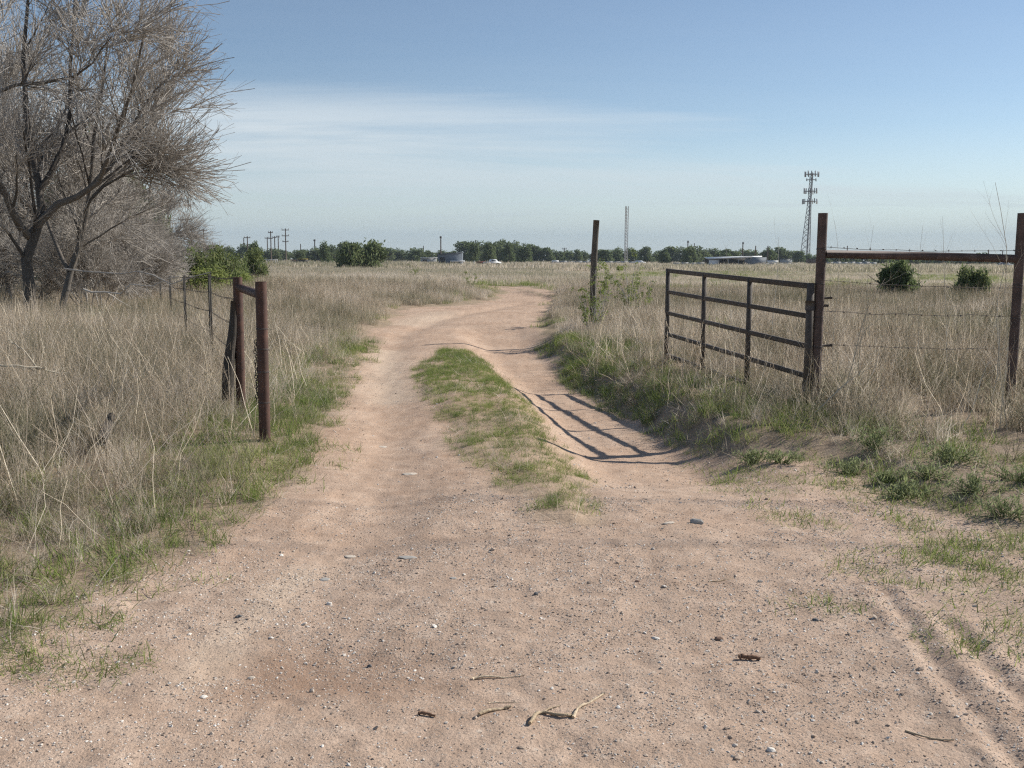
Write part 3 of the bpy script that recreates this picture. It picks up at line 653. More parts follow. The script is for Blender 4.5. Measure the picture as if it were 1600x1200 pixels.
stile(1101, 0.035, 0.0, 0.03, 0.052).build('upright', GATE, gate); stile(1172, 0.038, 0.0, 0.03, 0.052).build('upright', GATE, gate)
for f in (0.16, 0.84):
    q = tr * (1 - f) + br * f
    h = MB().tube([loc(q + [0, 0, -.05], gate), loc(q + [0, 0, .05], gate)], 0.048, 12)
    h.tube([loc(q + [0.0, 0, 0], gate), loc(q + [.18, -.02, 0], gate)], 0.013, 8); h.build('hinge', GATE, gate, True)

def pipe_post(root, top, zb, rad, name='post', mat=RUST, bands=()):
    top = np.array(top); b = np.array([top[0], top[1], zb])
    m = MB(); k = 9
    pts = [loc(b + (top - b) * i / (k - 1), root) for i in range(k)]
    m.tube(pts, rad, 20, cap=False)
    th = np.arange(20) / 20 * 2 * np.pi; t0 = loc(top, root)      # thick rim and hollow top
    ring = lambda rr, z: np.stack([t0[0] + rr * np.cos(th), t0[1] + rr * np.sin(th), np.full(20, t0[2] + z)], 1)
    V = np.concatenate([ring(rad, 0), ring(rad * .86, 0), ring(rad * .86, -.12)]); i = np.arange(20); j = (i + 1) % 20
    m.add(V, np.concatenate([np.stack([i, j, j + 20, i + 20], 1), np.stack([i + 20, j + 20, j + 40, i + 40], 1)]))
    m.F.setdefault(20, []).append(np.array([np.arange(20)]) + m.n - 20)
    o = m.build(name, mat, root, True)
    for zz in bands:
        w = MB(); n = 25; a = np.arange(n) / (n - 1) * 2 * np.pi * 2.2
        w.tube([t0 + [math.cos(q) * (rad + .003), math.sin(q) * (rad + .003), -zz + 0.006 * q / 6] for q in a], 0.0022, 5)
        w.build('wire_wrap', WIRE, o)
    return o
lp = pz(407.5, 440, 8.27); lr = pz(371, 433, 9.75)
brl = thing('pipe_brace', 'rusty red-brown pair of pipe posts joined by a short crossbar', 'fence brace', (lp[0], lp[1], 0))
pipe_post(brl, lp, -0.25, 0.047, bands=(0.40, 0.57, 0.76, 1.02)); pipe_post(brl, lr, -0.25, 0.046)
MB().tube([loc(lp * [1, 1, 1] - [0.02, -0.03, 0.11], brl), loc(lr - [-0.02, 0.03, 0.10], brl)], 0.038, 16).build('crossbar', RUST, brl, True)
# weathered wooden slab post leaning against the rear pipe
ws = MB(); p0 = pz(365, 470, 9.72); p1 = pz(352, 640, 9.66); p1[2] = -0.1
pts = [p0 + (p1 - p0) * t + np.array([0.012 * math.sin(t * 9), 0, 0]) for t in np.linspace(0, 1, 9)]
ws.tube([q - pts[-1] for q in pts], [0.028, 0.038, 0.044, 0.05, 0.056, 0.06, 0.06, 0.058, 0.06], 9)
o = ws.build('wooden_post', DARKWOOD, smooth=False); o.location = pts[-1]; tag(o, 'dark split wooden post leaning against the rear rusty pipe post', 'post')
# chain hanging by the post
ch = MB(); top = lp + np.array([-0.055, -0.01, -0.50])
for i in range(24):
    c = np.array([0.006 * math.sin(i * 1.3), 0.004 * math.cos(i), -i * 0.021]); n = 12
    ax = np.array([1.0, 0.15, 0]) if i % 2 == 0 else np.array([-0.15, 1.0, 0])
    ring = [c + ax * 0.0105 * math.cos(a) + np.array([0, 0, 1]) * 0.0165 * math.sin(a) for a in np.linspace(0, 2 * np.pi, n)]
    ch.tube(ring, 0.0036, 5, cap=False)
o = ch.build('chain', GATE, smooth=True); o.location = top; tag(o, 'dark steel chain hanging beside the front rusty post', 'chain')

rp = pz(1286, 333, 10.0); rq = pz(1598, 333, 10.0)
brr = thing('pipe_brace', 'tall dark rusty pipe posts joined by a long horizontal pipe at the gate hinge', 'fence brace', (rp[0], rp[1], 0))
pp = pipe_post(brr, rp, -0.3, 0.047, mat=RUST_DARK, bands=(0.36, 0.71, 1.04, 1.34)); pipe_post(brr, rq, -0.3, 0.047, mat=RUST_DARK, bands=(0.72, 1.05))
MB().tube([loc(pz(1290, 397, 10.0), brr), loc(pz(1440, 400, 10.0), brr), loc(pz(1596, 404.5, 10.0), brr)], 0.041, 18).build('crossbar', RUST_DARK, brr, True)
for py in (465.5, 540):  # hinge pins through the post
    q = pz(1280, py, 10.0); MB().tube([loc(q, brr), loc(q + [0.13, 0, 0], brr)], 0.011, 8).build('hinge_pin', GATE, brr, True)

def barbed(root, pts, name='wire', rad=0.0024, bstep=0.13, sag=0.02, reach=1e9):
    m = MB(); pts = [np.array(p, float) for p in pts]; r_ = np.random.default_rng(int(abs(pts[0][0] * 1000)) % 9999)
    for a, b in zip(pts[:-1], pts[1:]):
        Ln = np.linalg.norm(b - a); k = 9
        q = [a + (b - a) * t - np.array([0, 0, sag * 4 * t * (1 - t)]) + (r_.normal(0, .006, 3) if 0 < t < 1 else 0) for t in np.linspace(0, 1, k)]
        m.tube([loc(p, root) for p in q], rad, 4, cap=False)
        if a[1] > reach: continue
        dirn = (b - a) / Ln
        for s in np.arange(0.08, Ln, bstep):
            c = a + dirn * s - np.array([0, 0, sag * 4 * (s / Ln) * (1 - s / Ln)]); n_ = np.cross(dirn, r_.normal(0, 1, 3)); n_ /= np.linalg.norm(n_)
            m.tube([loc(c - n_ * .014, root), loc(c + n_ * .014, root)], rad * 0.9, 3, cap=False)
            m.tube([loc(c - dirn * .008, root), loc(c + dirn * .008, root)], rad * 2, 4, cap=False)
    return m.build(name, WIRE, root)
# right-hand barbed wire
fr = thing('barbed_wire_fence', 'barbed wire strands strung beyond the tall dark pipe posts', 'wire fence', (rp[0], rp[1], 0))
far_end = np.array([11.5, 10.6, 0])
for ya, yb in ((385.5, 391), (438, 450), (486, 493), (537, 545)):
    a = pz(1286, ya, 9.95); b = pz(1598, yb, 9.95)
    e = far_end + [0, 0, b[2] - 0.02]
    barbed(fr, [a, b, e])
def tpost(root, x, y, ztop):
    m = MB(); zb = zt(x, y) - 0.25
    m.box(loc((x, y, (ztop + zb) / 2), root), (0.044, 0.006, ztop - zb), 0.4); m.box(loc((x, y - 0.019, (ztop + zb) / 2), root), (0.006, 0.034, ztop - zb), 0.4)
    for z in np.arange(zb + 0.4, ztop - 0.03, 0.055): m.box(loc((x, y + .008, z), root), (0.016, 0.012, 0.02), 0.4)
    return m.build('t_post', TPOST, root)
tpost(fr, 11.5, 10.6, 1.5)
# left-hand barbed wire fence on steel T-posts
fl = thing('barbed_wire_fence', 'barbed wire fence on thin dark T-posts running back toward the bare trees', 'wire fence', (lr[0], lr[1], 0))
tops = [pz(327, 428, 13.5), pz(287.5, 430, 18.0), pz(265, 431, 23.0), pz(250, 433, 28.0), pz(240, 434, 33.0), pz(231, 434, 39.0)]
for p in tops: tpost(fl, p[0], p[1], p[2])
for dz in (0.03, 0.24, 0.5, 0.78):
    barbed(fl, [lr - [0, 0, dz - .02]] + [p - [0, 0, dz] for p in tops], reach=20)
# straight wooden post by the bend
wp0 = pz(931.5, 344, 20.0); wp1 = pz(923.5, 529, 20.0); wp1[2] = zt(wp1[0], wp1[1]) - 0.3
m = MB(); r = np.random.default_rng(3); k = 12
m.tube([(wp0 - wp1) * t + np.array([0.008 * math.sin(t * 7), 0, 0]) for t in np.linspace(0, 1, k)], [0.069 - 0.008 * t + 0.002 * math.sin(t * 13) for t in np.linspace(0, 1, k)], 14)
o = m.build('wooden_post', WOOD, smooth=False); o.location = wp1; tag(o, 'tall weathered round wooden post in dry grass at the bend', 'post')
# overhead service line crossing above the gateway: its wires cast the two faint lines on the track
ol = thing('overhead_line', 'overhead service wires whose faint shadows cross the track', 'power line', (-34, 11, 0))
for px_ in (-34.0, 42.0): MB().tube([loc((px_, 11.2, -.5), ol), loc((px_, 11.2, 8.9), ol)], [.16, .12], 10).build('pole', POLE, ol, True); MB().bar(loc((px_, 10.4, 8.55), ol), loc((px_, 12.4, 8.55), ol), .1, .12).build('crossarm', POLE, ol)
for y0 in (10.75, 11.75):
    A_, B_ = np.array([-34.0, y0, 8.62]), np.array([42.0, y0 + .25, 8.62])
    MB().tube([loc(A_ + (B_ - A_) * t - np.array([0, 0, .5 * 4 * t * (1 - t)]), ol) for t in np.linspace(0, 1, 21)], 0.010, 6).build('wire', WIRE, ol)
# ------------------------------------------------------------------ loose stones, sticks and bark on the track
def stone_mat(name, c): return plain(name, c, 0.85, 0.22, 40)
ST = {'dark': stone_mat('dark_stone', (0.13, 0.13, 0.13)), 'pale': stone_mat('pale_stone', (0.58, 0.50, 0.41)), 'white': stone_mat('white_stone', (0.68, 0.63, 0.56)), 'brown': stone_mat('brown_stone', (0.23, 0.15, 0.11)), 'grey': stone_mat('grey_stone', (0.36, 0.34, 0.31))}
stones = [(373, 960, 0.026, 0.35, 'dark', 'smooth dark oval stone on pale sand at the left verge'), (507, 897, 0.045, 0.16, 'grey', 'flat grey slab of stone set in the left wheel rut'),
 (548, 861, 0.048, 0.14, 'pale', 'flat pale slab beside a dark patch on the left rut'), (637, 871, 0.06, 0.10, 'grey', 'wide flat grey slab nearest the middle of the track'),
 (640, 737, 0.07, 0.14, 'pale', 'broad pale slab in the left rut level with the front rusty post'), (597, 688, 0.07, 0.12, 'pale', 'pale slab farthest up the left wheel rut'),
 (514, 937, 0.018, 0.8, 'white', 'rounded white stone above the damp patch'), (577, 1027, 0.016, 0.8, 'dark', 'small black stone at the edge of the damp patch'),
 (487, 1067, 0.017, 0.8, 'pale', 'small pale stone below the damp patch'), (1088, 826, 0.05, 0.55, 'grey', 'lumpy grey stone at the foot of the right rut'),
 (1045, 828, 0.045, 0.25, 'pale', 'flat pale stone left of the lumpy grey stone'), (996, 911, 0.02, 0.6, 'brown', 'small reddish brown stone in the middle of the gravel'),
 (1024, 995, 0.026, 0.35, 'white', 'flat white chip of stone on the gravel'), (1123, 998, 0.026, 0.6, 'brown', 'angular brown stone left of the long bark chip'),
 (1188, 911, 0.022, 0.5, 'pale', 'pale stone above the bark chip'),
 (392, 1046, 0.018, 0.5, 'pale', 'pale stone in the left verge sand'), (838, 931, 0.022, 0.5, 'dark', 'dark stone in the centre of the gravel'),
 (1274, 970, 0.022, 0.6, 'dark', 'dark stone near the tyre print'), (708, 905, 0.03, 0.16, 'grey', 'thin grey flake right of the slabs'),
 (318, 1083, 0.020, 0.4, 'white', 'white stone at the lower left verge'), (1205, 1172, 0.024, 0.4, 'white', 'white stone at the bottom right gravel')]
for px, py, s, fl_, mk, lb in stones:
    x, y = gp(px, py); s *= 0.8; me = rock_mesh(r, 2, fl_, 0.10); me.materials.append(ST[mk])
    o = obj('stone', me); o.location = (x, y, zt(x, y) + s * fl_ * 0.2); o.scale = (s, s * 0.8, s); o.rotation_euler = (0, 0, r.uniform(-0.6, 0.6)); tag(o, lb, 'stone', 'loose stones on the track')
def stick(chain, label, mat=STICK, cat='stick', name='stick'):
    """chain: list of (list of pixels on the ground, radius start, radius end)"""
    x0, y0 = gp(*chain[0][0][0]); z0 = zt(x0, y0); m = MB()
    for pts, ra, rb in chain:
        P = []
        for i, p in enumerate(pts):
            x, y = gp(*p); P.append((x - x0, y - y0, zt(x, y) - z0 + (ra + (rb - ra) * i / max(1, len(pts) - 1)) * 1.0 + 0.004 * (i % 2)))
        Q = resamp(P, 4 * len(P)); Q += r.normal(0, ra * .10, Q.shape); m.tube(Q, list(np.linspace(ra, rb, len(Q)) * r.uniform(.75, 1.2, len(Q)) * .8), 6, a=r.uniform(.3, .9))
    o = m.build(name, mat); o.location = (x0, y0, z0 - .002); return tag(o, label, cat)
stick([([(828, 1130), (838, 1116), (850, 1110), (880, 1116), (898, 1113)], 0.010, 0.006), ([(896, 1117), (905, 1104), (920, 1096), (945, 1081)], 0.008, 0.004), ([(846, 1111), (860, 1104), (876, 1099)], 0.005, 0.002)], 'broken forked pale stick lying at the bottom of the track')
stick([([(748, 1116), (760, 1111), (784, 1105), (798, 1103)], 0.009, 0.006), ([(790, 1105), (800, 1098)], 0.004, 0.002)], 'short thick tan stick just left of the forked stick')
stick([([(738, 1056), (762, 1054), (790, 1053), (820, 1051)], 0.007, 0.002)], 'thin tan stick above the short thick stick')
stick([([(764, 1094), (790, 1093), (812, 1093)], 0.003, 0.0015)], 'straw-thin twig between two sticks')
stick([([(1108, 911), (1125, 910), (1148, 905)], 0.004, 0.002)], 'small dry twig in the right part of the gravel')
stick([([(1155, 1027), (1165, 1027), (1188, 1029)], 0.013, 0.010)], 'curled red-brown chip of bark on the gravel', BARKCHIP, 'bark chip', 'bark_chip')
stick([([(655, 1113), (666, 1114), (680, 1116)], 0.008, 0.006)], 'small dark bark chip left of the sticks', BARKCHIP, 'bark chip', 'bark_chip')
stick([([(1415, 1141), (1440, 1150), (1466, 1155), (1490, 1157)], 0.005, 0.003)], 'thin bent twig beside the tyre print')

# ------------------------------------------------------------------ bare trees at the left
def branch_meshes(levels, sides, lo, hi, r, name):
    V = []; F = []; vv = []; n0 = 0
    for (P, R), s in zip(levels[lo:hi], sides[lo:hi]):
        a, b = tubes(P, R, s); V.append(a); F.append(b + n0); n0 += len(a); vv.append(np.repeat(np.clip(r.normal(.5, .25, len(P)), 0, 1), P.shape[1] * s))
    return np_mesh(name, np.concatenate(V), [np.concatenate(F)], {'v': np.concatenate(vv)}, smooth=True)
def bare_tree(trunks, counts, r, twig=0.005, up=0.06, size=1.0):
    """trunks: list of (points, r0, r1); returns trunk mesh and crown mesh"""
    k = 9; P = np.stack([resamp(p, k) for p, _, _ in trunks]); R = np.stack([np.linspace(a, b, k) for _, a, b in trunks])
    P[:, 1:] += r.normal(0, 0.025, P[:, 1:].shape)
    lv = [(P, R)]
    l1 = spawn(P, R, counts[0], (0.22, 1.0), (0.3, 0.8), 0.36, 7, 0.10, up, r, 0.5, 0.35); lv.append(l1)
    l2 = spawn(*l1, counts[1], (0.15, 1.0), (0.3, 0.8), 0.52, 6, 0.09, up * .8, r, 0.55, 0.35, down=0.0)
    l2 = (l2[0], np.maximum(l2[1], twig * 2.2)); lv.append(l2)
    l3 = spawn(*l2, counts[2], (0.05, 0.9), (0.25, 0.75), 0.58, 6, 0.10, 0.05, r, 0.6, 0.4, abslen=1.35 * size); l3 = (l3[0], np.maximum(l3[1], twig * 1.35)); lv.append(l3)
    l4 = spawn(*l3, counts[3], (0.05, 0.95), (0.25, 0.85), 0.62, 5, 0.10, 0.02, r, 0.7, 0.5, abslen=0.75 * size); l4 = (l4[0], np.clip(l4[1], twig * .8, twig)); lv.append(l4)
    l5 = spawn(*l4, counts[4], (0.1, 0.9), (0.25, 0.8), 0.55, 3, 0.07, 0.0, r, 0.8, 0.5, abslen=0.35 * size); l5 = (l5[0], np.clip(l5[1], twig * .45, twig * .7)); lv.append(l5)
    sides = [10, 7, 5, 4, 3, 3]
    return branch_meshes(lv, sides, 0, 2, r, 'trunk'), branch_meshes(lv, sides, 2, 6, r, 'crown')
def add_tree(name, label, cat, base, meshes, mats, rz=0.0, sc_=1.0, group=None):
    t = thing(name, label, cat, base, rz, group); t.scale = (sc_,) * 3
    obj('trunk', meshes[0], mats[0], t); obj('crown', meshes[1], mats[1], t); return t
r = np.random.default_rng(23)
HD = 21.0; hb = pz(46, 515, HD); hb[2] = zt(hb[0], hb[1])
def hp(px, py, dy=0.0): return pz(px, py, HD + dy) - hb
hero = bare_tree([
    ([np.array([0, 0, -0.2]), hp(45, 440), hp(46, 390), hp(60, 345), hp(62, 300, .3), hp(48, 230, .6), hp(36, 110, .8), hp(45, 0, 1)], 0.13, 0.03),
    ([hp(50, 365), hp(70, 345), hp(100, 318), hp(135, 300), hp(160, 262, -.3), hp(180, 215, -.6), hp(205, 150, -1), hp(222, 60, -1.2)], 0.09, 0.018),
    ([hp(135, 300), hp(170, 262, .2), hp(205, 240, .5), hp(228, 262, .8), hp(250, 262, 1)], 0.045, 0.01),
    ([hp(160, 262, -.3), hp(205, 200, 0.2), hp(228, 165, .4), hp(250, 130, .6), hp(268, 112, .7)], 0.04, 0.008),
    ([hp(46, 370), hp(20, 330, -.6), hp(-10, 270, -1), hp(-60, 200, -1.4), hp(-90, 80, -1.8)], 0.09, 0.02),
    ([hp(-40, 150, -1), hp(0, 140, -1), hp(30, 133, -1), hp(110, 122, -1.2), hp(150, 90, -1.4), hp(175, 60, -1.5)], 0.045, 0.01),
    ([hp(60, 300, .3), hp(105, 200, 1), hp(110, 90, 1.2), hp(120, -20, 1.4)], 0.06, 0.02),
], (8, 6, 4, 2, 1), r, size=.8)
add_tree('bare_tree', 'large leafless grey tree with dark forked trunk nearest the left edge', 'bare tree', tuple(hb), hero, (BARK, TWIG))
lean = bare_tree([([np.array([0, 0, -.2]), np.array([.25, 0, 1.0]), np.array([.55, .1, 2.0]), np.array([.9, 0, 3.2]), np.array([1.0, .2, 4.6]), np.array([1.4, 0, 6.2])], 0.085, 0.02),
    ([np.array([.5, .1, 1.9]), np.array([.9, -.4, 2.7]), np.array([1.7, -.6, 3.3]), np.array([2.6, -.7, 3.5])], 0.045, 0.01),
    ([np.array([.3, 0, 1.2]), np.array([-.3, .5, 2.2]), np.array([-.7, .8, 3.6]), np.array([-.8, .8, 5.0])], 0.05, 0.012),
    ([np.array([.8, .1, 2.8]), np.array([1.6, .7, 3.8]), np.array([2.3, 1.0, 5.0])], 0.04, 0.01)], (9, 6, 4, 2, 1), r)
def base_at(px, Y): p = pz(px, 450, Y); return (p[0], Y, zt(p[0], Y))
add_tree('bare_tree', 'slim leaning leafless tree right of the dark forked trunk', 'bare tree', base_at(88, 22.5), lean, (BARK, TWIG), 0.1)
lean0 = bpy.data.objects['bare_tree.001']
copy_tree(lean0, base_at(20, 27), 2.2, (1.15, 1.15, 1.1), 'leafless tree in the thicket behind the dark forked trunk')
copy_tree(lean0, base_at(100, 29), 4.0, (1.05, 1.05, .95), 'leafless grey tree in the middle of the thicket behind the leaning tree')
copy_tree(lean0, base_at(-90, 24), 1.0, (1.2, 1.2, 1.2), 'leafless tree whose limbs reach in from the left edge')
copy_tree(lean0, base_at(195, 36), .6, (.8, .8, .7), 'low leafless tree at the right end of the thicket')
copy_tree(lean0, base_at(140, 33), 5.2, (1.0, 1.0, .9), 'farthest leafless tree of the thicket, next to the dark junipers')
# bare brush: many stems from the ground
brush = []
for i in range(3):
    st = []
    for j in range(11):
        a = r.uniform(0, 6.28); l = r.uniform(1.8, 3.2); ln = r.uniform(.2, .9); b = np.array([r.normal(0, .25), r.normal(0, .25), -.1])
        dr = np.array([math.cos(a) * math.sin(ln), math.sin(a) * math.sin(ln), math.cos(ln)]); st.append(([b, b + dr * l * .4, b + dr * l * .75 + [0, 0, -.05 * ln], b + dr * l + [0, 0, -.35 * ln]], 0.02, 0.006))
    brush.append(bare_tree(st, (6, 5, 4, 3, 2), r, 0.004, .06, .5))
bl_ = [(150, 25, 0, .9, 'grey bare brush at the foot of the leaning tree'), (205, 30, 1, .85, 'grey bare brush between the leaning tree and the wire fence'), (245, 36, 2, .85, 'rightmost clump of grey bare brush behind the wire fence'),
       (215, 44, 0, 1.1, 'grey bare brush at the far end of the wire fence'), (10, 26, 1, 1.0, 'grey bare brush left of the forked trunk'), (100, 31, 2, 1.2, 'grey bare brush behind the leaning tree'), (185, 38, 1, 1.35, 'tall grey brush deep in the thicket')]
for i, (px, Y, k, s, lb) in enumerate(bl_): add_tree('bare_shrub', lb, 'bare shrub', base_at(px, Y), brush[k], (TWIG, TWIG), i * 1.7, s, 'bare brush under the leafless trees')
# fallen grey branches
def branch_px(pts, label, r0, dep):
    P = np.stack([pz(a, b, dep + c) for a, b, c in pts]); base = P[0].copy(); base[2] = zt(base[0], base[1])
    Q = resamp(P - base, 9)[None]; Q[:, 1:-1] += r.normal(0, .05 if dep > 15 else .015, Q[:, 1:-1].shape); R = np.linspace(r0, r0 * .4, 9)[None]
    l1 = spawn(Q, R, 5, (.2, .95), (.3, .9), .3, 5, .12, .05, r, .6); l2 = spawn(*l1, 4, (.2, 1), (.4, 1), .45, 4, .15, 0, r, .6)
    me = branch_meshes([(Q, R), l1, l2], [7, 5, 3], 0, 3, r, 'fallen_branch'); o = obj('fallen_branch', me, TWIG2 if r0 < .02 else TWIG); o.location = base; return tag(o, label, 'branch')
branch_px([(-20, 568, 0), (20, 570, 0), (60, 577, .1), (98, 586, .2)], 'pale bare branch lying in dry grass at the left edge', 0.014, 9.5)
branch_px([(70, 575, 0), (45, 555, 0), (25, 540, .1), (12, 530, .2)], 'pale branch tip rising from grass at the left edge', 0.010, 9.6)
branch_px([(100, 420, 0), (160, 424, 0), (215, 430, -.5), (270, 434, -1), (330, 425, -1)], 'long dark dead limb resting across the wire fence', 0.022, 21)
branch_px([(130, 452, 0), (180, 458, 0), (230, 446, -.5), (280, 432, -1)], 'lower dead limb slanting up to the wire fence', 0.021, 21)
m = MB(); p0 = pz(158, 690, 7.3); p1 = pz(174, 650, 7.9); m.tube([np.zeros(3), (p1 - p0) * .5, p1 - p0], [0.036, 0.04, 0.03], 9)
o = m.build('wooden_stump', DARKWOOD); o.location = (p0[0], p0[1], p0[2]); tag(o, 'short dark leaning stump half hidden in grass at left', 'stump')

# ------------------------------------------------------------------ leafy shrubs and junipers
def leaf_cloud(lobes, n, size, r, stretch=1.0, upright=0.0, ragged=0.10):
    """lobes: (centre, radii, weight); small leaf faces spread through each lobe"""
    w = np.array([l[2] for l in lobes], float); w /= w.sum(); pick = r.choice(len(lobes), n, p=w)
    C = np.array([l[0] for l in lobes], float)[pick]; Rd = np.array([l[1] for l in lobes], float)[pick]
    dv = r.normal(0, 1, (n, 3)); dv /= np.linalg.norm(dv, axis=1, keepdims=True); q = r.uniform(0.25, 1.0, n) ** 0.45
    q *= 1 + r.normal(0, ragged, n)
    P = C + dv * Rd * q[:, None]
    a = r.normal(0, 1, (n, 3)); a[:, 2] += upright * 2; a /= np.linalg.norm(a, axis=1, keepdims=True)
    b = np.cross(a, r.normal(0, 1, (n, 3))); b /= np.linalg.norm(b, axis=1, keepdims=True)
    s = size * r.uniform(0.55, 1.4, n)[:, None]
    V = np.stack([P - a * s * .5 * stretch, P + b * s * .32, P + a * s * .5 * stretch, P - b * s * .32], 1).reshape(-1, 3)
    F = np.arange(n * 4).reshape(n, 4)
    v = np.repeat(np.clip(r.normal(.5, .22, n), 0, 1), 4)
    return V, F, v
def leaf_mesh(name, *a, **k):
    V, F, v = leaf_cloud(*a, **k); return np_mesh(name, V, [F], {'v': v})
def lobes_round(r, R, H, base, n, flat=0.8):
    out = []
    for i in range(n):
        a = r.uniform(0, 6.28); q = math.sqrt(r.uniform(0, 1)) * 0.62; z = r.uniform(0.12, 0.9); k = r.uniform(.28, .5) * (1.15 - .45 * z)
        out.append(((math.cos(a) * q * R * (1.2 - .6 * z), math.sin(a) * q * R * (1.2 - .6 * z), base + z * (H - base)), (R * k, R * k, (H - base) * k * flat * .62), k * k))
    return out
def trunk_mesh(r, H, rad, nl=4, spread=0.5):
    st = [([np.array([0, 0, -.2]), np.array([r.normal(0, .03) * H, r.normal(0, .03) * H, H * .35]), np.array([r.normal(0, .05) * H, r.normal(0, .05) * H, H * .8])], rad, rad * .3)]
    for i in range(nl):
        a = r.uniform(0, 6.28); z = H * r.uniform(.18, .45); l = H * r.uniform(.25, .45)
        st.append(([np.array([0, 0, z]), np.array([math.cos(a) * l * spread, math.sin(a) * l * spread, z + l * .5]), np.array([math.cos(a) * l * spread * 1.6, math.sin(a) * l * spread * 1.6, z + l])], rad * .5, rad * .15))
    P = np.stack([resamp(p, 6) for p, _, _ in st]); R = np.stack([np.linspace(a, b, 6) for _, a, b in st])
    a, b = tubes(P, R, 7); return np_mesh('trunk', a, [b], {'v': np.full(len(a), .5)}, True)
r = np.random.default_rng(41)
JUN = []
for i in range(3): JUN.append((trunk_mesh(r, 2.2, 0.08, 6, .8), leaf_mesh('crown', lobes_round(r, 1.2, 2.3, 0.1, 11, 1.7), 4000, 0.13, r, 2.4, 1.2, ragged=0.24)))
def jun(px, Y, w, h, k, label, rz=0.0, mat=LEAF_JUN, cat='juniper', name='juniper_bush', group=None):
    t = thing(name, label, cat, base_at(px, Y), rz, group); t.scale = (w / 2.2, w / 2.2, h / 2.3)
    obj('trunk', JUN[k][0], BARK, t); c = obj('crown', JUN[k][1], mat, t); return t
jun(1399, 38, 1.8, 1.3, 0, 'dark green bush under the left half of the long pipe rail'); jun(1516, 36, 1.4, 1.12, 1, 'smaller dark green bush under the right end of the pipe rail', 1)
jun(551, 140, 5.6, 3.7, 2, 'left half of the big dark juniper clump in the field', 2); jun(586, 142, 6.2, 3.5, 0, 'right half of the big dark juniper clump in the field', 3)
jun(205, 48, 3.2, 5.2, 1, 'tall dark juniper showing through the bare branches', .4); jun(165, 50, 3.4, 7.6, 2, 'tallest dark juniper behind the bare tree crown', 1.4); jun(100, 47, 3.0, 4.4, 0, 'dark juniper low behind the forked trunk', 2.4)
jun(240, 52, 2.4, 4.6, 2, 'narrow juniper at the right edge of the bare thicket', 2.9)
LM = np.random.default_rng(43); SHR = []
for i in range(3): SHR.append((trunk_mesh(LM, 2.0, 0.05, 8, .8), leaf_mesh('crown', lobes_round(LM, 1.1, 2.2, 0.15, 12, 1.4), 3600, 0.095, LM, 1.7, .6, ragged=.25)))
def shrub(px, Y, w, h, k, label, mat=None, rz=0.0):
    t = thing('green_shrub', label, 'shrub', base_at(px, Y), rz); t.scale = (w / 2.2, w / 2.2, h / 2.3)
    obj('trunk', SHR[k][0], TWIG, t); obj('crown', SHR[k][1], None, t)
    return t
LIMES = [(np_m, ) for np_m in ()]
for me, mt in ((SHR[0][1], LEAF_MID), (SHR[1][1], LEAF_MID), (SHR[2][1], LEAF_LIME)): me.materials.append(mt)
shrub(318, 34, 1.7, 1.95, 0, 'green shrub just behind the rightmost bare brush'); shrub(345, 36, 1.8, 1.9, 1, 'green shrub above the fence, left of the rear rusty post', rz=1)
shrub(371, 42, 1.8, 1.8, 0, 'green shrub above the rear rusty post', rz=2); shrub(396, 60, 2.2, 2.1, 1, 'green shrub above the front rusty post', rz=3)
shrub(330, 32, 2.0, 1.1, 2, 'low yellow-green shrub in front of the green shrubs', rz=1); shrub(380, 38, 2.0, 1.0, 2, 'low yellow-green growth behind the rusty brace', rz=2)
# leafy saplings by the wooden post
def sapling(px, Y, h, n, label, seed, wd=0.5):
    r = np.random.default_rng(seed); st = []
    for i in range(7):
        a = r.uniform(0, 6.28); l = h * r.uniform(.6, 1.0); st.append(([np.array([r.normal(0, .04), r.normal(0, .04), -.05]), np.array([math.cos(a) * .12, math.sin(a) * .12, l * .5]), np.array([math.cos(a) * wd * r.uniform(.3, 1), math.sin(a) * wd * r.uniform(.3, 1), l])], .008, .003))
    P = np.stack([resamp(p, 6) for p, _, _ in st]); R = np.stack([np.linspace(a, b, 6) for _, a, b in st]); b1 = spawn(P, R, 5, (.3, 1), (.4, .9), .35, 4, .12, .1, r, .6)
    t = thing('leafy_sapling', label, 'sapling', base_at(px, Y))
    obj('stem', branch_meshes([(P, R), b1], [5, 4], 0, 2, r, 'stem'), TWIG, t)
    pts = b1[0].reshape(-1, 3)[r.integers(0, b1[0].size // 3, n)]; lob = [(p, (.07, .07, .05), 1) for p in pts]
    obj('foliage', leaf_mesh('foliage', lob, n * 12, 0.032, r, 1.8), LEAF_LIME, t); return t
sapling(936, 19.6, 1.35, 60, 'lime-green leafy sapling growing against the wooden post', 1, .35); sapling(985, 24, 1.55, 90, 'wide lime-green sapling between wooden post and gate', 2, .7)
sapling(1005, 22, 1.2, 50, 'lime-green sapling just left of the gate end', 3, .5); sapling(925, 19.3, 0.8, 30, 'short lime sapling at the foot of the wooden post', 4, .3)
sapling(652, 75, 1.1, 60, 'low lime-green plant in the field right of the juniper clump', 5, 1.2); sapling(738, 46, 0.9, 40, 'small lime plant at the inside of the far bend', 6, .4)
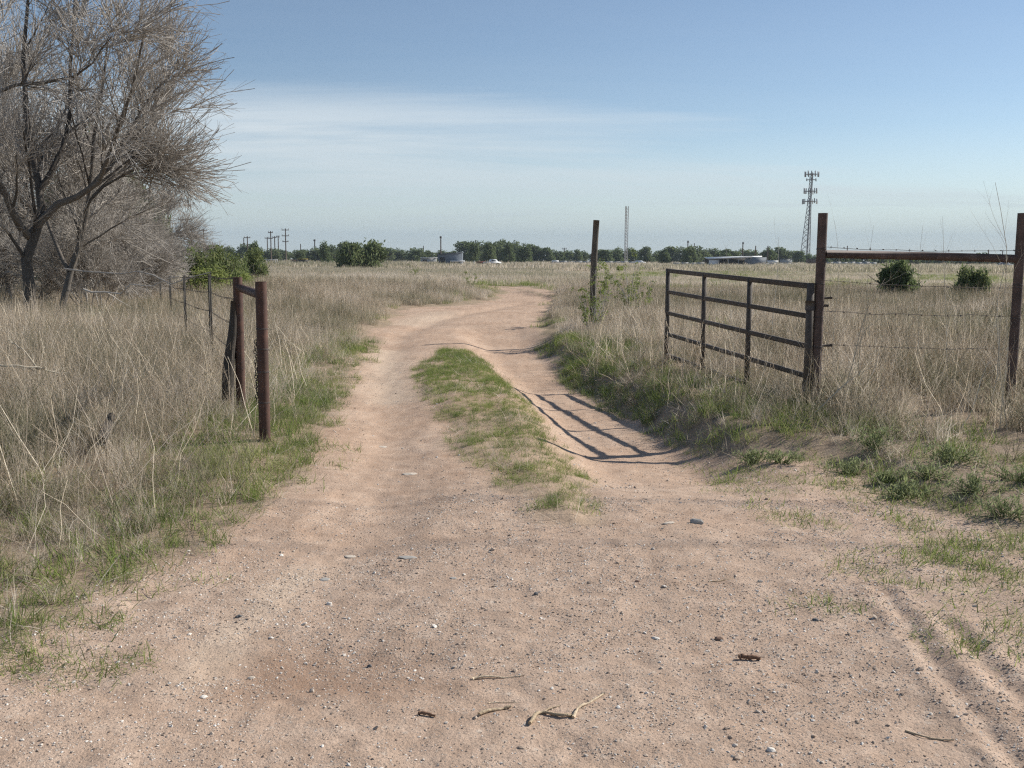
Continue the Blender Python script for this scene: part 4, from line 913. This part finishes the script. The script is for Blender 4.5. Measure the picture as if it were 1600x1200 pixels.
# low green weeds on the right bank
def weed(px, py, w, h, label, seed, n=190):
    w *= 1.5; h *= .62
    r = np.random.default_rng(seed); x, y = gp(px, py, .05); st = []
    for i in range(20):
        a = r.uniform(0, 6.28); ln = abs(r.normal(.6, .4)); l = r.uniform(.6, 1.05); dr = np.array([math.cos(a) * math.sin(ln) * w * .5, math.sin(a) * math.sin(ln) * w * .5, math.cos(ln) * h]); st.append(([np.array([r.normal(0, .03), r.normal(0, .03), -.03]), dr * .5 * l, dr * l], .0035, .0015))
    P = np.stack([resamp(p, 5) for p, _, _ in st]); R = np.stack([np.linspace(a, b, 5) for _, a, b in st]); b1 = spawn(P, R, 6, (.15, 1), (.4, 1.0), .45, 4, .12, .08, r, .7)
    t = thing('green_weed', label, 'weed', (x, y, zt(x, y)), 0, 'green weeds on the sandy right bank')
    obj('stem', branch_meshes([(P, R), b1], [4, 3], 0, 2, r, 'stem'), WEEDL, t)
    V1, F1, v1 = blades(190, (h * .2, h * .9), w * .46, .75, .0035, (.1, .9), r); V2, F2, v2 = leaf_cloud([(p, (.03, .03, .025), 1) for p in b1[0][:, 1:].reshape(-1, 3)], 420, .013, r, 3.0, .7)
    obj('foliage', np_mesh('foliage', np.concatenate([V1, V2]), [np.concatenate([F1, F2 + len(V1)])], {'v': np.concatenate([v1, v2])}), WEEDL, t); return t
WEEDL = leaf_mat('weed_foliage', [(0, (0.16, 0.20, 0.09)), (0.5, (0.25, 0.29, 0.14)), (1, (0.38, 0.39, 0.22))], 0.45)
for a in ((1365, 708, .42, .34, 'bushy green weed standing tallest on the sandy right bank', 1), (1335, 728, .36, .14, 'low spreading weed at the foot of the tallest weed', 2), (1415, 765, .42, .14, 'low grey-green weed left of the wide weed patch', 3),
    (1485, 735, .42, .22, 'feathery weed under the right end of the pipe rail', 4), (1520, 770, .48, .2, 'wide weed in the middle of the right weed patch', 5), (1570, 800, .42, .18, 'weed at the right edge, nearest the bottom', 6),
    (1220, 710, .40, .16, 'low weed on the bank under the gate hinge', 7), (1180, 705, .34, .14, 'low weed left of the hinge weed', 8), (1450, 750, .34, .16, 'small weed between the grey-green weed and the wide weed', 9), (1385, 745, .2, .10, 'tiny weed below the tallest weed', 10), (1590, 760, .4, .2, 'weed cut by the right edge of the picture', 12)):
    weed(*a)
# dead stalks standing out of the grass on the right
def stalk(px, pyb, Y, lean_px, top_py, label, seed, rad=0.006, nb=5):
    r = np.random.default_rng(seed); b = pz(px, pyb, Y); b[2] = zt(b[0], b[1]); tp = pz(px + lean_px, top_py, Y + r.normal(0, .2)); v = tp - b
    P = resamp([np.zeros(3) - [0, 0, .05], v * .35 + r.normal(0, .03, 3), v * .7 + r.normal(0, .04, 3), v], 8)[None]; R = np.linspace(rad, rad * .3, 8)[None]
    l1 = spawn(P, R, nb, (.25, .95), (.3, .8), .3, 5, .08, .1, r, .6); l2 = spawn(*l1, 3, (.3, 1), (.3, .8), .4, 3, .1, .05, r, .6)
    o = obj('dead_stalk', branch_meshes([(P, R), l1, l2], [6, 4, 3], 0, 3, r, 'dead_stalk'), TWIG2); o.location = b; return tag(o, label, 'dead stalk', 'tall dead weed stalks')
for i, a in enumerate(((1305, 660, 9.7, 78, 435, 'leaning pale stalk just right of the hinge post', .007), (1345, 640, 10.4, 18, 430, 'upright pale stalk below the left part of the pipe rail', .006), (1540, 650, 9.2, 35, 400, 'pale stalk crossing the right end of the pipe rail', .006),
    (1575, 690, 8.6, -20, 285, 'tall thin stalk rising to the sky near the right edge', .005), (1478, 600, 11, -5, 338, 'thin stalk rising above the middle of the pipe rail', .004), (1430, 600, 11.5, 12, 352, 'faint stalk above the rail left of the middle', .0035),
    (1300, 620, 11, 4, 345, 'faint stalk just right of the hinge post top', .0035), (1365, 620, 11, 0, 352, 'faint stalk above the left part of the rail', .003), (1205, 560, 16, 12, 370, 'branching pale stalk behind the gate', .007), (1140, 560, 17, -6, 385, 'thin pale stalk behind the gate middle', .005), (1030, 530, 15, -70, 500, 'pale fallen stalk left of the gate end', .006),
    (1250, 690, 9.1, 120, 570, 'pale stalk slanting up from the hinge post foot', .005), (1120, 650, 10.2, 12, 575, 'white stalk in front of the gate', .005), (1490, 690, 8.8, 70, 560, 'slanting pale stalk under the right bush', .005), (1560, 700, 8.7, 10, 480, 'pale stalk beside the far pipe post', .005))):
    stalk(*a[:6], 100 + i, a[6])

# ------------------------------------------------------------------ far line: trees, poles, buildings, towers
r = np.random.default_rng(57)
FT = []
for i in range(6):
    R_ = 1.0; FT.append((trunk_mesh(r, 1.6, 0.07, 5, .6), leaf_mesh('crown', lobes_round(r, 1.0, 2.0, 0.16 if i % 2 else .06, 18 + i, 1.0), 2300, 0.15, r, 1.3)))
protos = []
def far_tree(px, ytop, Y, wpx, k, label, group):
    b = base_at(px, Y); top = pz(px, ytop, Y)[2]; h = max(2.0, top - b[2]); w = wpx * Y / F_PX
    if len(protos) <= k:
        t = thing('leafy_tree', label, 'tree', b, 0, group); obj('trunk', FT[len(protos)][0], BARK, t); obj('crown', FT[len(protos)][1], LEAF_FAR, t); protos.append(t)
    else: t = copy_tree(protos[k], b, 0, (1, 1, 1), label, group)
    t.rotation_euler = (0, 0, r.uniform(0, 6.28)); t.scale = (w / 2.0, w / 2.0, h / 2.0)
prof_x = [-60, 200, 300, 420, 440, 495, 520, 560, 600, 630, 680, 710, 725, 760, 800, 860, 875, 900, 930, 1000, 1020, 1060, 1110, 1150, 1200, 1240, 1262, 1300, 1400, 1500, 1660]
prof_y = [375, 378, 380, 385, 392, 384, 380, 383, 383, 388, 391, 389, 378, 377, 379, 386, 394, 390, 388, 387, 391, 385, 388, 393, 389, 389, 396, 394, 397, 396, 396]
def row_label(x):
    for lim, lb in ((300, 'dark tree glimpsed behind the bare thicket'), (480, 'dark tree in the far row behind the pole cluster'), (640, 'dark tree in the far row behind the juniper clump'), (725, 'low dark tree in the far row behind the grey metal shed'), (870, 'tall dark tree in the far row between grey shed and wooden post'),
                    (1015, 'dark tree in the far row behind the wooden post and slim mast'), (1100, 'dark tree in the far row left of the white-roofed building'), (1245, 'dark tree in the far row behind the white-roofed building'), (1290, 'dark tree in the far row at the foot of the lattice tower')):
        if x < lim: return lb, lb.replace('tree', 'trees', 1)
    return 'low dark tree in the far row behind the long pipe rail', 'trees behind the pipe rail'
x = -50.0; i = 0
while x < 1660:
    yt = np.interp(x, prof_x, prof_y) + r.uniform(-3, 3.5); w = r.uniform(30, 50) if yt < 390 else r.uniform(20, 36)
    far_tree(x, yt, r.uniform(330, 430), w, i % 6, *row_label(x)); x += w * r.uniform(.38, .62); i += 1
for px, yt, Y, w in ((398, 377, 230, 24), (508, 378, 240, 24), (545, 378, 260, 30), (470, 391, 300, 22), (740, 377, 300, 26), (765, 379, 305, 28), (1075, 384, 300, 34), (1037, 389, 300, 24), (820, 381, 310, 30), (795, 379, 300, 26)):
    far_tree(px, yt, Y, w, int(px) % 6, 'leafy tree standing in front of the far tree row', 'trees in front of the far row')

def pole(px, ytop, Y, arms, label, rad=0.16):
    b = base_at(px, Y); top = pz(px, ytop, Y)[2] - b[2]
    t = thing('utility_pole', label, 'utility pole', b); MB().tube([(0, 0, -.5), (0, 0, top)], [rad * 1.25, rad], 8).build('pole', POLE, t, True)
    for j, w in enumerate(arms):
        z = top - .5 - j * 1.9; a = MB().bar((-w / 2, -.18, z), (w / 2, -.18, z), .22, .24).build('crossarm', POLE, t)
        MB().tube([(-w / 2 + .15, -.18, z + .1), (-w / 2 + .15, -.18, z + .5)], .1, 6).build('insulator', FENCE_GREY, a); MB().tube([(w / 2 - .15, -.18, z + .1), (w / 2 - .15, -.18, z + .5)], .1, 6).build('insulator', FENCE_GREY, a)
for a in ((448, 357, 330, (2.4, 2.4, 2.0), 'utility pole with three crossarms, tallest of the cluster at left'), (425, 361, 330, (1.6, 1.4), 'utility pole second from the tallest, left of the cluster'), (436.5, 368, 360, (1.2,), 'short utility pole just left of the three-armed pole'), (431, 369, 350, (1.4,), 'utility pole in the middle of the cluster'),
    (419.5, 370, 370, (1.8,), 'leftmost thin pole of the cluster'), (388.5, 369, 330, (2.2,), 'utility pole with one wide crossarm left of the cluster'), (383, 372, 380, (), 'plain pole left of the one-armed pole'), (493, 374, 340, (.8,), 'lone utility pole left of the juniper clump'), (471, 381, 400, (), 'small plain pole right of the cluster'),
    (689, 369, 300, (.7,), 'utility pole beside the grey shed'), (662, 384, 420, (), 'short pole left of the grey shed'), (743, 375, 420, (), 'thin pole above the tree row right of the shed'), (881, 387, 400, (2.0,), 'pole with one crossarm left of the wooden post'), (1073, 376, 330, (.7,), 'pole above the trees left of the white-roofed building'),
    (1158.5, 378, 330, (.6,), 'reddish pole behind the white roof'), (1178.5, 384, 320, (), 'pole right of the white roof'), (1197.5, 384, 330, (), 'pole left of the lattice tower'), (1083, 380, 400, (), 'thin pole among the trees left of the white roof'), (302, 356, 330, (1.2,), 'pole seen through the edge of the bare twigs'), (321, 358, 330, (2.6,), 'pole right of the bare twigs'),
    (1321, 384, 350, (), 'pole tip above the pipe rail at left'), (1541, 390, 350, (), 'pole tip above the pipe rail at right'), (1563, 391, 350, (), 'last pole tip before the far pipe post')): pole(*a)

def part_box(root, name, mat, c, s): return MB().box(c, s).build(name, mat, root)
# grey shed with white lean-to
b = base_at(704, 250); t = thing('metal_shed', 'grey metal shed with sloping roof and white lean-to', 'shed', b)
m = MB(); w = 6.0; m.add([(-3, -2.5, -.3), (-3, -2.5, 2.6), (3, -2.5, 3.1), (3, -2.5, -.3), (-3, 2.5, -.3), (-3, 2.5, 2.6), (3, 2.5, 3.1), (3, 2.5, -.3)], [(0, 3, 2, 1), (4, 5, 6, 7), (0, 1, 5, 4), (3, 7, 6, 2)]); m.build('wall', SHEET_GREY, t)
MB().add([(-3.2, -2.8, 2.62), (3.2, -2.8, 3.16), (3.2, 2.8, 3.16), (-3.2, 2.8, 2.62), (-3.2, -2.8, 2.74), (3.2, -2.8, 3.28), (3.2, 2.8, 3.28), (-3.2, 2.8, 2.74)], [(0, 3, 2, 1), (4, 5, 6, 7), (0, 1, 5, 4), (1, 2, 6, 5), (2, 3, 7, 6), (3, 0, 4, 7)]).build('roof', SHEET_GREY, t)
part_box(t, 'doorway_shade', DARKIN, (-1.9, -2.53, .9), (1.3, .08, 2.2)); part_box(t, 'lean_to_roof', SHEET_WHITE, (2.0, -3.6, 1.05), (3.4, 2.0, .28))  # flat dark panel on the closed wall paints the shade of a doorway
for q in (.5, 3.5): part_box(t, 'lean_to_post', DARKIN, (q, -4.4, .3), (.12, .12, 1.3))
# white-roofed building
b = base_at(1148, 270); t = thing('farm_building', 'long open-fronted building with bright white roof', 'building', b)
part_box(t, 'end_wall', SHEET_GREY, (5.0, -2, 1.0), (5.6, .2, 2.9)); part_box(t, 'back_wall', DARKIN, (0, 3, .9), (15.6, .2, 2.6)); part_box(t, 'side_wall', SHEET_GREY, (7.7, .5, 1.0), (.2, 4.9, 2.8)); part_box(t, 'left_wall', SHEET_WHITE, (-6.3, -2, .7), (2.6, .2, 2.0))  # back wall coloured dark to paint the shaded interior behind the open front
MB().add([(-7.9, -2.6, 1.85), (3.6, -2.6, 2.35), (7.9, 3.2, 2.55), (-7.9, 3.2, 2.2), (-7.9, -2.6, 2.05), (3.6, -2.6, 2.75), (7.9, 3.2, 2.85), (-7.9, 3.2, 2.4)], [(0, 3, 2, 1), (4, 5, 6, 7), (0, 1, 5, 4), (1, 2, 6, 5), (2, 3, 7, 6), (3, 0, 4, 7)]).build('roof', SHEET_WHITE, t)
for q in (-5, -2.4, 0.2, 2.0): part_box(t, 'post', FENCE_GREY, (q, -2.3, .8), (.16, .16, 2.3))
def simple(name, px, Y, pieces, label, cat):
    t = thing(name, label, cat, base_at(px, Y))
    for nm, mt, c, s in pieces: part_box(t, nm, mt, c, s)
    return t
def board_fence(px0, px1, Y, h, label):
    a = base_at(px0, Y); b = base_at(px1, Y); t = thing('board_fence', label, 'fence', a); Ln = b[0] - a[0]; n = int(Ln / 2.5) + 1
    for i in range(n): part_box(t, 'panel', FENCE_GREY, ((i + .5) * Ln / n, 0, h / 2), (Ln / n - .08, .08, h + .2 * (i % 2)))
board_fence(862, 1004, 310, 1.1, 'pale grey fence under the trees at the wooden post'); board_fence(1050, 1112, 290, .9, 'pale grey fence left of the white-roofed building'); board_fence(1190, 1245, 300, .8, 'pale grey fence between the white-roofed building and tower'); board_fence(1290, 1368, 300, 1.3, 'pale grey fence behind the hinge post')
def car(px, Y, mat, label, rz=0.0, truck=False):
    t = thing('parked_truck' if truck else 'parked_car', label, 'truck' if truck else 'car', base_at(px, Y), rz)
    prof = [(-2.3, .45), (-2.3, .95), (-.5, 1.0), (-.2, 1.6), (1.0, 1.6), (1.5, 1.02), (2.3, .9), (2.35, .45)] if truck else [(-2.2, .4), (-2.2, .9), (-1.6, 1.0), (-1.0, 1.42), (.6, 1.42), (1.2, .98), (2.1, .85), (2.2, .4)]
    V = [(x_, -.85, z) for x_, z in prof] + [(x_, .85, z) for x_, z in prof]; m = MB(); n = len(prof); m.add(V, [(i, (i + 1) % n, (i + 1) % n + n, i + n) for i in range(n)])
    m.F.setdefault(n, []).append(np.array([list(range(n))[::-1], list(range(n, 2 * n))])); m.build('body', mat, t)
    part_box(t, 'window', GLASS, (.3 if truck else -.2, -.86, 1.22), (1.1, .04, .3))
    for q in (-1.4, 1.4):
        for sgn in (-.8, .8): MB().tube([(q, sgn - .1, .36), (q, sgn + .1, .36)], .36, 14).build('wheel', TYRE, t)
car(768, 255, SHEET_WHITE, 'small white pickup parked under trees right of the shed', .3, True); car(1568, 300, SHEET_GREY, 'grey car far off near the far pipe post'); car(996, 300, SHEET_WHITE, 'white car parked right of the wooden post', 2.9); car(226, 200, SHEET_WHITE, 'white car glimpsed through the bare thicket', .2)
simple('dark_trailer', 474, 235, (('body', DARKIN, (0, 0, .9), (2.1, 2, .8)), ('stripe', YELLOW, (0, -.2, 1.36), (2.2, 1.9, .12)), ('wheel', TYRE, (-.6, -.95, .3), (.5, .2, .6)), ('wheel', TYRE, (.6, -.95, .3), (.5, .2, .6))), 'small dark trailer with a yellow top edge at left', 'trailer')
simple('storage_bin', 461, 236, (('body', BROWNM, (0, 0, .6), (1.5, 1.4, 1.1)), ('lid', DARKIN, (0, 0, 1.2), (1.6, 1.5, .12))), 'dark bin left of the yellow-edged trailer', 'bin')
t = thing('pipe_corral', 'low white pipe rack left of the dark trailer', 'corral', base_at(421, 230))
for i in range(9): part_box(t, 'upright', TOPLINE, (-2 + i * .5, 0, .6), (.07, .07, 1.2))
part_box(t, 'top_rail', TOPLINE, (0, 0, 1.24), (4.2, .09, .09))
simple('equipment_shed', 670, 300, (('wall', FENCE_GREY, (0, 0, .9), (4.6, 2.5, 1.8)), ('roof', SHEET_WHITE, (0, 0, 1.88), (5, 3, .2)), ('doorway_shade', DARKIN, (-1, -1.27, .7), (1.2, .05, 1.4))), 'low pale shed left of the grey metal shed', 'shed')  # its door opening is a dark panel, shade put into the colour
simple('equipment_cabinet', 1252, 440, (('body', TOPLINE, (0, 0, 1.2), (1.8, 1.5, 2.4)), ('lid', FENCE_GREY, (0, 0, 2.46), (2, 1.7, .15))), 'white equipment cabinet at the lattice tower base', 'cabinet')
simple('storage_container', 1271, 330, (('body', BROWNM, (0, 0, 1.1), (5, 2.4, 2.2)), ('lid', DARKIN, (0, 0, 2.26), (5.2, 2.6, .15))), 'brown storage container left of the hinge post', 'container')
simple('grey_tank_shed', 1226, 330, (('wall', FENCE_GREY, (0, 0, 1), (3.4, 2, 2)), ('roof', SHEET_GREY, (0, 0, 2.08), (3.7, 2.3, .18))), 'little grey shed left of the tower foot', 'shed')
simple('white_trailer', 1206, 325, (('body', TOPLINE, (0, 0, 1.1), (3.2, 2, 1.1)), ('wheel', TYRE, (-.8, -1, .35), (.7, .2, .7)), ('wheel', TYRE, (.8, -1, .35), (.7, .2, .7))), 'white trailer between building and tower', 'trailer')
simple('marker_post', 741, 200, (('post', TOPLINE, (0, 0, .5), (.22, .22, 1.3)), ('cap', TOPLINE, (0, 0, 1.2), (.3, .3, .12))), 'short white marker post in the field right of the shed', 'marker post')
simple('red_implement', 751, 255, (('body', REDM, (0, 0, .7), (2.2, 1.2, .6)), ('wheel', TYRE, (-.7, -.6, .35), (.6, .2, .7)), ('wheel', TYRE, (.7, -.6, .35), (.6, .2, .7))), 'dull red farm implement left of the white pickup', 'implement')
simple('propane_tank', 867, 290, (('body', TOPLINE, (0, 0, .9), (2.0, .9, .9)), ('leg', FENCE_GREY, (-.6, 0, .2), (.15, .7, .6)), ('leg', FENCE_GREY, (.6, 0, .2), (.15, .7, .6))), 'white tank at the right end of the tall trees', 'tank')
# lattice tower with antennas
b = base_at(1256.5, 480); t = thing('lattice_tower', 'tall lattice communications tower with three rings of antennas', 'tower', b); H = pz(1262, 270, 480)[2] - b[2]
w0, w1 = 2.9, .85
def leg_at(k, z): a = k * 2.094 + .5; w = w0 + (w1 - w0) * min(1, z / (H * .72)); return np.array([math.cos(a) * w + 1.4 * z / H, math.sin(a) * w, z])
for k in range(3): MB().tube([leg_at(k, -.3), leg_at(k, H * .72), leg_at(k, H)], [.17, .14, .12], 6).build('leg', TOWER, t)
br_ = MB(); z = 0.0
while z < H - 1:
    s_ = max(1.6, 3.4 - z * .06)
    for k in range(3):
        a0, a1, b0_, b1_ = leg_at(k, z), leg_at(k, min(H, z + s_)), leg_at((k + 1) % 3, z), leg_at((k + 1) % 3, min(H, z + s_))
        br_.tube([a0, b1_], .075, 4); br_.tube([b0_, a1], .075, 4); br_.tube([a1, b1_], .07, 4)
    z += s_
br_.build('bracing', TOWER, t)
MB().tube([leg_at(0, 0) * .2, leg_at(0, H * .7) + [-.6, 0, 0]], .22, 6).build('cable_ladder', DARKIN, t)
for zf, wd, n_, ph in ((.985, 3.2, 12, 2.5), (.925, 2.4, 6, 1.2), (.80, 3.0, 9, 2.6), (.69, 3.4, 9, 2.4)):
    z = H * zf; c = np.array([1.4 * zf, 0, z])
    m = MB(); ring = [c + [math.cos(a) * wd * .85, math.sin(a) * wd * .85, 0] for a in np.arange(7) * 1.0472]; m.tube(ring, .1, 4)
    for a in np.arange(3) * 2.094 + .5: m.tube([c, c + [math.cos(a) * wd, math.sin(a) * wd, 0]], .1, 4)
    mt_ = m.build('antenna_mount', TOWER, t)
    for a in np.arange(n_) / n_ * 6.283 + .2: MB().box(c + np.array([math.cos(a) * wd, math.sin(a) * wd, r.uniform(-.2, .3)]), (.36, .36, ph)).build('antenna', TOPLINE if r.uniform() < .3 else TOWER, mt_)
# slim mast
b = base_at(977, 350); t = thing('radio_mast', 'slim pale lattice mast right of the wooden post', 'mast', b); H2 = pz(977, 322, 350)[2] - b[2]
P3 = [np.array([math.cos(a) * .6, math.sin(a) * .6, 0]) for a in (0.3, 2.39, 4.49)]
for p in P3: MB().tube([p + [0, 0, -.3], p + [0, 0, H2]], .1, 5).build('leg', MASTM, t)
m = MB()
for i in range(int(H2 / 1.1)):
    for k in range(3): m.tube([P3[k] + [0, 0, i * 1.1], P3[(k + 1) % 3] + [0, 0, i * 1.1 + 1.1]], .06, 4)
m.build('bracing', MASTM, t)

# ------------------------------------------------------------------ air
hv = bpy.data.materials.new('haze_air'); hv.use_nodes = True; ht = hv.node_tree; ht.nodes.clear()
pv = N(ht, 'ShaderNodeVolumePrincipled'); pv.inputs['Color'].default_value = (0.76, 0.88, 1.0, 1); pv.inputs['Density'].default_value = 0.00017; pv.inputs['Anisotropy'].default_value = 0.0
ho = N(ht, 'ShaderNodeOutputMaterial'); L(ht, pv.outputs[0], ho.inputs['Volume'])
hz = MB().box((0, 600, 24), (21000, 2400, 54)).build('haze', hv); hz['kind'] = 'stuff'; tag(hz, 'thin pale dusty air over the whole field', 'haze')
sc.cycles.volume_bounces = 0
